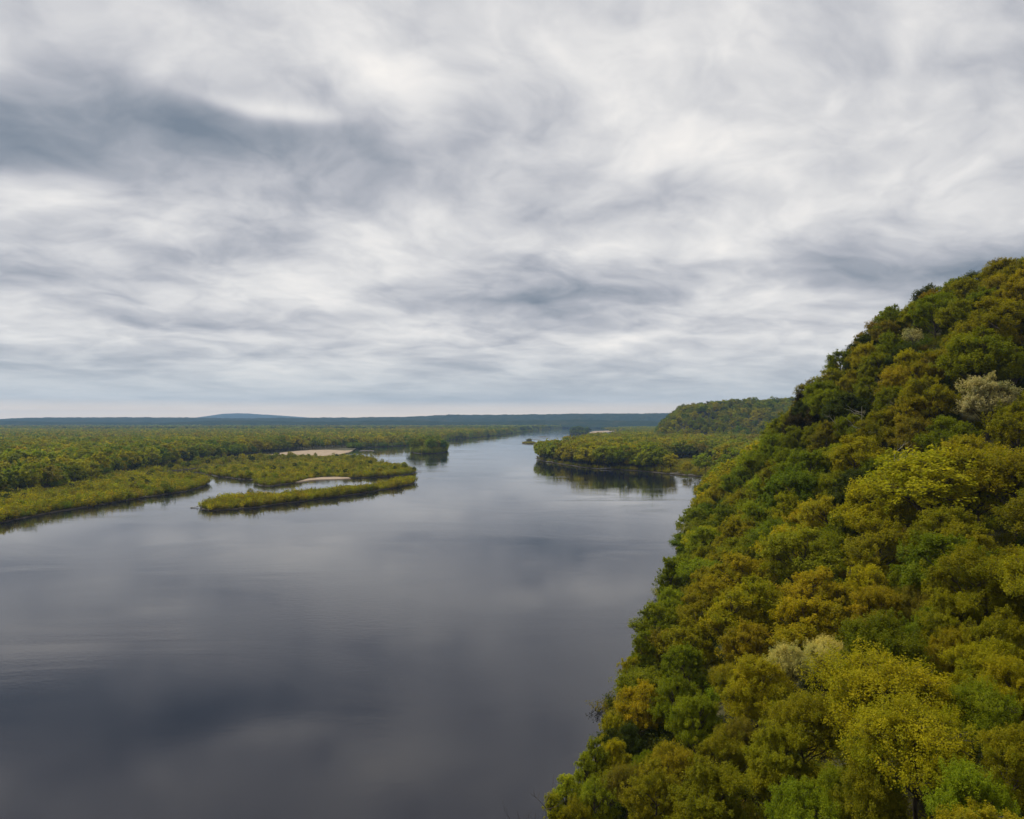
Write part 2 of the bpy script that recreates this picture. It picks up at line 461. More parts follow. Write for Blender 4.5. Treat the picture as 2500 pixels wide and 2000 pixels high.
# ------------------------------------------------------------------ near bluff (height field along the shore)
EX, EY = 0.2741, 0.9617
def st(x, y):
    return (np.asarray(x) + 15) * EY - np.asarray(y) * EX, (np.asarray(x) + 15) * EX + np.asarray(y) * EY
def xy(s, t_):
    return s * EY + t_ * EX - 15, -s * EX + t_ * EY
NEAR = ([-6, 0, 10, 60, 120, 250, 400], [-1.5, 0.9, 4.5, 26, 50, 85, 100])
SPUR = ([-6, 0, 12, 20, 31, 46, 55, 71, 97, 150, 250, 400], [-1.5, 0.9, 7, 13, 34, 51, 61, 72, 81, 97, 110, 118])
LOW = ([-6, 0, 15.5, 28, 60, 150, 250, 400], [-1.5, 0.9, 12, 21, 30, 36, 40, 40])
FLAT = ([-6, 0, 60, 400], [-1.5, 0.7, 0.7, 0.7])
def bluff(x, y):
    s, t_ = st(x, y)
    a = np.interp(s, *NEAR); b = np.interp(s, *SPUR); c = np.interp(s, *LOW); f = np.interp(s, *FLAT)
    w1 = sstep(t_, 140, 262)
    w2 = sstep(t_, 285, 360)
    w3 = sstep(t_, 400, 600)
    z = a * (1 - w1) + b * w1
    z = z * (1 - w2) + c * w2
    z = z * (1 - w3) + f * w3
    rough = sstep(s, 2, 20) * (1 - w3)
    return z + rough * ((fbm(s / 26, t_ / 26, 31) - 0.5) * 6 + (fbm(s / 7, t_ / 7, 33) - 0.5) * 1.5)

def grid_mesh(name, X, Y, Z, mats, smooth=True):
    ny, nx = X.shape
    verts = np.stack([X.ravel(), Y.ravel(), Z.ravel()], 1)
    i = np.arange((ny - 1) * (nx - 1))
    r_ = i // (nx - 1); c_ = i % (nx - 1)
    a = r_ * nx + c_
    return make_mesh(name, verts, [np.stack([a, a + 1, a + nx + 1, a + nx], 1)], mats, smooth)

S_, T_ = np.meshgrid(np.concatenate([np.arange(-6, 130, 2.0), np.arange(130, 400, 10.0)]), np.concatenate([np.arange(-120, 460, 3.0), np.arange(460, 640, 12.0)]))
X_, Y_ = xy(S_, T_)
Z_ = bluff(X_, Y_)
add_obj('bluff', grid_mesh('bluff', X_, Y_, Z_, [SOIL]), kind='structure', label='steep wooded river bluff close at hand')

# ------------------------------------------------------------------ far bluff behind the point
def far_bluff(x, y):
    x = np.asarray(x, float); y = np.asarray(y, float)
    left = 266 + (y - 1400) * 0.19 + (fbm(x / 40 + 9, y / 60, 53) - 0.5) * 30
    sl = np.clip((x - left) / 55, 0, 1) ** 0.5
    w = np.clip((x - 300) / 260, 0, 1)
    fr = sstep(y - 0.10 * (x - 300), 1310 - 120 * w, 1420 + 190 * w)
    h = 50 + 16 * sstep(x, 300, 460) + 14 * sstep(x, 480, 760) + (fbm(x / 60, y / 60, 51) - 0.5) * 26
    return 0.3 + h * sl * fr
gx, gy = np.meshgrid(np.arange(240, 1300, 9.0), np.arange(1150, 2300, 9.0))
add_obj('far_bluff', grid_mesh('far_bluff', gx, gy, far_bluff(gx, gy), [SOIL]), kind='structure', label='rounded wooded bluff rising beyond the point')

# ------------------------------------------------------------------ distant hills and mountain
def hills_z(x, y):
    u = W / 2 + FPX * x / y
    v = np.interp(u, [-300, 0, 60, 130, 300, 480, 560, 700, 760, 850, 1000, 1100, 1250, 1400, 1620, 2200, 2800],
                  [1027, 1024.5, 1022, 1020.5, 1020, 1021, 1023, 1022, 1021, 1021, 1018.5, 1014, 1012.5, 1010.5, 1010, 1006, 1002])
    top = CAM_H + (VH - v) / FPX * 6600
    n = fbm(x / 520, y / 420, 71, 5)
    prof = sstep(y, 5100, 6600) * (1 - 0.35 * sstep(y, 6700, 8200))
    h = top * prof * (0.62 + 0.38 * sstep(n, 0.3, 0.6) + 0.0)
    h = np.maximum(h, top * sstep(y, 6250, 6600) * (0.93 + 0.10 * fbm(x / 260, y / 900, 73)))
    h = np.maximum(h, 46 * sstep(fbm(x / 700, y / 300, 79), 0.35, 0.75) * sstep(y, 5000, 5300))
    h = h + (vnoise(x / 24, y / 40, 75) - 0.5) * 11 + (fbm(x / 110, y / 110, 77) - 0.5) * 16
    return h
gx, gy = np.meshgrid(np.arange(-6500, 7500, 24.0), np.arange(5000, 8200, 40.0))
add_obj('distant_hills', grid_mesh('distant_hills', gx, gy, hills_z(gx, gy), [HILLM], False), kind='structure', label='long blue wooded ridge along the horizon')
def ridge_z(x, y):
    u = W / 2 + FPX * x / y
    v = 1022.5 + 13 * fbm(u / 170.0, u * 0 + 0.5, 91, 3)
    top = np.maximum(CAM_H + (VH - v) / FPX * 4900, 6)
    return top * np.exp(-((y - 4900) / 260) ** 2) + (vnoise(x / 20, y / 30, 93) - 0.5) * 8 + (fbm(x / 80, y / 80, 94) - 0.5) * 8
gx, gy = np.meshgrid(np.arange(-4300, 900, 18.0), np.arange(4500, 5350, 34.0))
add_obj('low_ridge', grid_mesh('low_ridge', gx, gy, ridge_z(gx, gy), [HILLM], False), kind='structure', label='low uneven dark ridge in front of the long blue one')
def mount_z(x, y):
    u = W / 2 + FPX * x / 12600
    v = np.interp(u, [430, 480, 520, 548, 580, 610, 650, 700, 760, 820], [1026, 1020, 1014.5, 1010.5, 1009.3, 1009.8, 1012.5, 1016, 1020, 1026])
    top = CAM_H + (VH - v) / FPX * 12600
    return top * np.exp(-((y - 12600) / 700) ** 2) + (fbm(x / 120, y / 120, 81) - 0.5) * 10
gx, gy = np.meshgrid(np.arange(-5700, -2600, 40.0), np.arange(11200, 13900, 80.0))
add_obj('distant_mountain', grid_mesh('distant_mountain', gx, gy, mount_z(gx, gy), [HILLM], True), kind='structure', label='flat-topped pale blue hill rising above the far ridge')

# ------------------------------------------------------------------ tree prototypes
class Tubes:
    def __init__(self):
        self.v = []; self.f = []; self.n = 0
    def tube(self, path, rad, sides):
        path = np.asarray(path, float); k = len(path)
        tang = np.gradient(path, axis=0)
        tang /= np.linalg.norm(tang, axis=1)[:, None] + 1e-9
        ref = np.where(np.abs(tang[:, 2:3]) < 0.9, np.array([[0, 0, 1.0]]), np.array([[1.0, 0, 0]]))
        a = np.cross(tang, ref); a /= np.linalg.norm(a, axis=1)[:, None] + 1e-9
        b = np.cross(tang, a)
        ang = np.arange(sides) * 2 * np.pi / sides
        ring = path[:, None, :] + (a[:, None, :] * np.cos(ang)[None, :, None] + b[:, None, :] * np.sin(ang)[None, :, None]) * np.asarray(rad)[:, None, None]
        i = np.arange(k - 1)[:, None] * sides
        j = np.arange(sides)[None, :]; j2 = (j + 1) % sides
        q = np.stack([i + j, i + j2, i + j2 + sides, i + j + sides], -1).reshape(-1, 4) + self.n
        self.v.append(ring.reshape(-1, 3)); self.f.append(q); self.n += k * sides
    def arrays(self):
        return np.vstack(self.v), np.vstack(self.f)

def leaf_quads(rng, c, outw, size, up=0.9):
    """c (n,3) centres, outw (n,3) outward directions -> verts (4n,3), quads"""
    n = len(c)
    nr = rng.normal(size=(n, 3)) * 0.75 + outw * 0.55 + np.array([0, 0, up])
    nr /= np.linalg.norm(nr, axis=1)[:, None]
    a = rng.normal(size=(n, 3))
    a -= nr * np.sum(a * nr, 1)[:, None]
    a /= np.linalg.norm(a, axis=1)[:, None]
    b = np.cross(nr, a)
    s = size * rng.uniform(0.6, 1.35, n)[:, None]
    a *= s * 0.62; b *= s * 0.40
    fold = nr * s * 0.10
    v = np.stack([c - a, c + b + fold, c + a, c - b + fold], 1).reshape(-1, 3)
    f = np.arange(4 * n).reshape(n, 4)
    return v, f

def crown_tree(seed, style, leaf, per_clump, nl, nc, Hn=14.0, Rn=5.0, twigs=True):
    """returns (leaf verts, leaf faces, lv, wood verts, wood faces); nominal height 14, crown radius 5"""
    rng = np.random.default_rng(seed)
    T = Tubes()
    if style == 'upright':
        zb, zt, rx = 0.16 * Hn, Hn, Rn * 0.62
    elif style == 'open':
        zb, zt, rx = 0.34 * Hn, Hn, Rn
    else:
        zb, zt, rx = 0.20 * Hn, Hn, Rn
    zm = zb + (zt - zb) * (0.42 if style != 'open' else 0.5)
    # trunk
    k = 7
    zz = np.linspace(-1.2, Hn * 0.72, k)
    bend = np.cumsum(rng.normal(0, 0.16, (k, 2)), 0)
    bend -= bend[1]
    trunk = np.column_stack([bend, zz])
    tr_r = np.interp(np.linspace(0, 1, k), [0, 0.15, 1], [0.34, 0.24, 0.06])
    T.tube(trunk, tr_r, 7)
    def trunk_at(z):
        return np.array([np.interp(z, zz, trunk[:, 0]), np.interp(z, zz, trunk[:, 1]), z])
    # lobes
    LV, LF, LA = [], [], []
    nv = 0
    golden = math.pi * (3 - math.sqrt(5))
    off = rng.uniform(0, 6.28)
    lopside = rng.normal(0, 0.08, 2)
    for i in range(nl):
        f = (i + 0.5) / nl
        cz = 1.0 - f * (1.62 if style != 'open' else 1.35)
        cz = np.clip(cz + rng.normal(0, 0.06), -0.75, 1.0)
        rr = math.sqrt(max(0.0, 1 - cz * cz))
        ang = off + i * golden + rng.normal(0, 0.25)
        fac = rng.uniform(0.50, 0.80)
        hgt = (zt - zm) if cz > 0 else (zm - zb)
        lr = rx * rng.uniform(0.25, 0.44)
        ctr = np.array([math.cos(ang) * rr * rx * fac * (1 + lopside[0]), math.sin(ang) * rr * rx * fac * (1 + lopside[1]),
                        zm + cz * (hgt - lr * 0.75) * rng.uniform(0.78, 1.08)])
        tone = rng.normal(0, 0.09)
        # limb
        za = np.clip(ctr[2] - rng.uniform(0.35, 0.8) * np.hypot(ctr[0], ctr[1]) - 1.2, Hn * 0.12, Hn * 0.7)
        a = trunk_at(za)
        m1 = a + (ctr - a) * 0.45 + np.array([0, 0, -0.05 * np.linalg.norm(ctr - a)]) + rng.normal(0, 0.12, 3)
        m2 = a + (ctr - a) * 0.75 + rng.normal(0, 0.12, 3)
        T.tube([a, m1, m2, ctr], [0.12, 0.075, 0.05, 0.03], 5)
        # clumps on the lobe
        n_ = max(3, int(nc * (lr / (rx * 0.33)) ** 2))
        d = rng.normal(size=(n_, 3)); d /= np.linalg.norm(d, axis=1)[:, None]
        d[:, 2] = np.where(d[:, 2] < -0.35, -d[:, 2] * 0.6, d[:, 2])
        cc = ctr + d * lr * (rng.uniform(0.25, 1.18, n_) + (rng.random(n_) < 0.12) * rng.uniform(0.1, 0.5, n_))[:, None] * np.array([1, 1, 0.85])
        if twigs:
            for q in range(0, n_, 1 if per_clump > 20 else 2):
                s0 = m2 if rng.random() < 0.4 else ctr
                md = (s0 + cc[q]) / 2 + rng.normal(0, 0.1, 3)
                T.tube([s0, md, cc[q]], [0.028, 0.017, 0.008], 3)
        pc = max(2, int(per_clump * (0.6 if style == 'open' else 1.0)))
        cr = lr * rng.uniform(0.20, 0.36, n_)
        pts = rng.normal(size=(n_, pc, 3))
        pts /= np.linalg.norm(pts, axis=2)[:, :, None]
        pts *= rng.uniform(0.15, 1.0, (n_, pc, 1)) ** 0.5
        ax = (cc - np.array([0, 0, zb])); ax /= np.linalg.norm(ax, axis=1)[:, None] + 1e-9
        ax = ax * 0.55 + np.array([0, 0, 0.45]) + rng.normal(0, 0.35, (n_, 3)); ax /= np.linalg.norm(ax, axis=1)[:, None]
        al = np.sum(pts * ax[:, None, :], 2, keepdims=True) * ax[:, None, :]
        pts = (pts - al) * 0.80 + al * rng.uniform(1.0, 2.1, (n_, 1, 1))      # a shoot, longer than wide
        pts = cc[:, None, :] + pts * cr[:, None, None]
        ctone = rng.normal(0, 0.10, n_)
        pts = pts.reshape(-1, 3)
        ow = pts - np.array([0, 0, zm]); ow /= np.linalg.norm(ow, axis=1)[:, None] + 1e-9
        v, fq = leaf_quads(rng, pts, ow, leaf)
        LV.append(v); LF.append(fq + nv); nv += len(v)
        LA.append(np.clip(0.5 + tone + np.repeat(ctone, pc) + rng.normal(0, 0.14, len(pts)), 0, 1))
    wv2, wf = T.arrays()
    return np.vstack(LV), np.vstack(LF), np.concatenate(LA), wv2, wf

def conifer(seed, leaf, n, Hn=14.0, Rn=5.0):
    rng = np.random.default_rng(seed)
    T = Tubes()
    T.tube([[0, 0, -1], [0.1, 0, Hn * 0.5], [0, 0.1, Hn * 0.98]], [0.28, 0.16, 0.03], 6)
    LV, LF, LA = [], [], []; nv = 0
    for i in range(n):
        f = rng.uniform(0.0, 1) ** 0.8
        z = Hn * (0.08 + 0.9 * f)
        L = Rn * 0.62 * (1 - f) ** 0.75 * rng.uniform(0.55, 1.1) + 0.25
        an = rng.uniform(0, 6.28)
        e = np.array([math.cos(an) * L, math.sin(an) * L, z + L * rng.uniform(-0.15, 0.35)])
        if i % 2 == 0:
            T.tube([[0, 0, z], e * 0.98], [0.035, 0.01], 3)
        k = 10
        w = rng.uniform(0.25, 1.0, (k, 1))
        pts = np.array([[0, 0, z]]) * (1 - w) + e * w + rng.normal(0, 0.20, (k, 3))
        v, fq = leaf_quads(rng, pts, pts * 0.1, leaf, 0.4)
        LV.append(v); LF.append(fq + nv); nv += len(v); LA.append(np.clip(rng.normal(0.45, 0.2, k), 0, 1))
    wv2, wf = T.arrays()
    return np.vstack(LV), np.vstack(LF), np.concatenate(LA), wv2, wf

def bush(seed, leaf, stems, per, Hn=1.0, Rn=0.6):
    """a clump of upright leafy stems, unit height"""
    rng = np.random.default_rng(seed)
    T = Tubes(); LV, LF, LA = [], [], []; nv = 0
    for i in range(stems):
        an = rng.uniform(0, 6.28); r0 = rng.uniform(0, 0.35) * Rn
        base = np.array([math.cos(an) * r0, math.sin(an) * r0, -0.03])
        hh = Hn * rng.uniform(0.6, 1.05)
        tip = base + np.array([math.cos(an) * Rn * rng.uniform(0.2, 0.8), math.sin(an) * Rn * rng.uniform(0.2, 0.8), hh])
        T.tube([base, (base + tip) / 2 + rng.normal(0, 0.03, 3), tip], [0.012, 0.008, 0.003], 3)
        w = rng.uniform(0.18, 1.0, (per, 1)) ** 0.75
        pts = base * (1 - w) + tip * w + rng.normal(0, 0.075, (per, 3))
        pts[:, 2] = np.maximum(pts[:, 2], 0.05)
        v, fq = leaf_quads(rng, pts, (pts - np.array([0, 0, 0.4])), leaf, 0.6)
        LV.append(v); LF.append(fq + nv); nv += len(v); LA.append(np.clip(0.5 + rng.normal(0, 0.08) + rng.normal(0, 0.16, per), 0, 1))
    wv2, wf = T.arrays()
    return np.vstack(LV), np.vstack(LF), np.concatenate(LA), wv2, wf

def proto_pair(name, data):
    lv, lf, la, wv2, wf = data
    return (make_mesh(name + '_crown', lv, [lf], [LEAF], False, la), make_mesh(name + '_trunk', wv2, [wf], [BARK], True))

def proto_mass(name, data):
    """crown and wood in one mesh, for instancing in a wood too dense to count"""
    lv, lf, la, wv2, wf = data
    me = make_mesh(name, np.vstack([lv, wv2]), [lf, wf + len(lv)], [LEAF_I, BARK], False,
                   np.concatenate([la, np.full(len(wf), 0.5)]), np.concatenate([np.zeros(len(lf)), np.ones(len(wf))]))
    return bpy.data.objects.new(name, me)

NEARP = {'d': [proto_pair('near_dome%d' % i, crown_tree(100 + i, 'dome', 0.145, 88, 24, 30)) for i in range(4)],
         'o': [proto_pair('near_open%d' % i, crown_tree(120 + i, 'open', 0.14, 88, 26, 30)) for i in range(3)],
         'x': [proto_pair('nearest%d' % i, crown_tree(160 + i, 'open', 0.105, 150, 30, 34)) for i in range(2)],
         'u': [proto_pair('near_upright%d' % i, crown_tree(140 + i, 'upright', 0.15, 54, 26, 24)) for i in range(2)]}
MIDP = {'d': [proto_pair('mid_dome%d' % i, crown_tree(200 + i, 'dome', 0.22, 43, 24, 26)) for i in range(5)],
        'o': [proto_pair('mid_open%d' % i, crown_tree(220 + i, 'open', 0.21, 43, 24, 26)) for i in range(3)],
        'u': [proto_pair('mid_upright%d' % i, crown_tree(240 + i, 'upright', 0.22, 36, 24, 20)) for i in range(2)],
        'w': [proto_pair('mid_wispy%d' % i, crown_tree(280 + i, 'open', 0.26, 9, 22, 24)) for i in range(3)],
        'c': [proto_pair('mid_conifer%d' % i, conifer(260 + i, 0.34, 420)) for i in range(2)]}
FARP = {'d': [proto_pair('far_dome%d' % i, crown_tree(300 + i, 'dome', 0.75, 7, 18, 11, twigs=False)) for i in range(5)],
        'u': [proto_pair('far_upright%d' % i, crown_tree(340 + i, 'upright', 0.70, 6, 18, 10, twigs=False)) for i in range(3)]}
MASS_HI = [proto_mass('bluff_tree%d' % i, crown_tree(480 + i, 'dome', 0.30, 22, 22, 24)) for i in range(4)]
MASS_MID = [proto_mass('wood_tree_mid%d' % i, crown_tree(400 + i, 'dome', 0.95, 5, 15, 9, twigs=False)) for i in range(5)]
MASS_FAR = [proto_mass('wood_tree_far%d' % i, crown_tree(420 + i, 'dome', 1.7, 3, 11, 5, twigs=False)) for i in range(5)]
MASS_SHRUB = [proto_mass('scrub%d' % i, bush(440 + i, 0.11, 9, 16)) for i in range(5)]
MASS_UNDER = [proto_mass('undergrowth%d' % i, bush(460 + i, 0.055, 16, 80)) for i in range(4)]

# ------------------------------------------------------------------ colours of the spring foliage (base colours)
TINT = {'g': (0.205, 0.226, 0.005), 'b': (0.245, 0.274, 0.007), 'y': (0.359, 0.310, 0.006), 'o': (0.262, 0.236, 0.006),
        'm': (0.340, 0.272, 0.008), 'k': (0.062, 0.078, 0.007), 'n': (0.235, 0.187, 0.012), 'p': (0.62, 0.53, 0.16),
        'a': (0.42, 0.395, 0.20), 't': (0.131, 0.185, 0.008), 'c': (0.060, 0.045, 0.012), 'l': (0.285, 0.299, 0.012)}

def place_tree(name, pair, loc, sxy, sz, rot, tint, label, group=None, cat='tree', tilt=0.0):
    e = bpy.data.objects.new(name, None)
    COL.objects.link(e)
    e.empty_display_size = 0.5
    e.location = loc
    e.scale = (sxy, sxy, sz)
    e.rotation_euler = (tilt, tilt * 0.5, rot)
    e['label'] = label; e['category'] = cat
    if group: e['group'] = group
    for nm, me in (('crown', pair[0]), ('trunk', pair[1])):
        c = bpy.data.objects.new(nm, me)
        COL.objects.link(c)
        c.parent = e
        c.color = (*tint, 1)
    return e

rng0 = np.random.default_rng(7)
def jitter_tint(k, amt=0.12):
    b = np.array(TINT[k]); f = rng0.normal(1, amt); w = rng0.normal(0, amt * 0.6)
    return tuple(np.clip(b * f * np.array([1 + w, 1, 1 - w]), 0.004, 0.8))

PLACED = []       # (x, y, radius)
def on_bluff(u, v, ht):
    """where a tree of height ht on the bluff shows its top at photograph position u, v"""
    a = (u - W / 2) / FPX; b = (VH - v) / FPX
    ys = np.arange(22.0, 520.0, 0.5)
    d = (CAM_H + b * ys) - (bluff(a * ys, ys) + ht)
    k = np.nonzero(d < 0)[0]
    if len(k) == 0:
        return None
    y = ys[k[0]]
    return a * y, y

def bluff_tree(u, v, wpx, tint, shape, label, group=None):
    ht = 12.0
    for _ in range(6):
        pos_ = on_bluff(u, v, ht)
        if pos_ is None:
            return None
        r_ = wpx / 2 * pos_[1] / FPX
        ht = 0.5 * ht + 0.5 * float(np.clip(2.0 * r_ + 3.0, 5.0, 17.0)) if shape != 'u' else 0.5 * ht + 0.5 * float(np.clip(3.2 * r_ + 3.0, 5.0, 17.0))
    x, y = pos_
    z = float(bluff(x, y))
    lib = NEARP if (y < 92 and shape in NEARP) else MIDP
    if lib is MIDP and shape == 'o' and tint in 'an': shape = 'w'
    if lib is NEARP and shape == 'o' and y < 52 and wpx > 150: shape = 'x'
    pair = lib[shape][int(rng0.integers(len(lib[shape])))]
    rn = 5.0 if shape not in 'uc' else 3.1
    PLACED.append((x, y, r_))
    name = {'x': 'broadleaf_tree', 'd': 'broadleaf_tree', 'o': 'broadleaf_tree', 'w': 'broadleaf_tree', 'u': 'willow_tree', 'c': 'cedar_tree'}[shape]
    return place_tree(name, pair, (x, y, z - 0.2), r_ / rn * 1.12, ht / 14.0 * 1.06, float(rng0.uniform(0, 6.28)), jitter_tint(tint, 0.08), label, group,
                      tilt=float(rng0.normal(0, 0.03)))
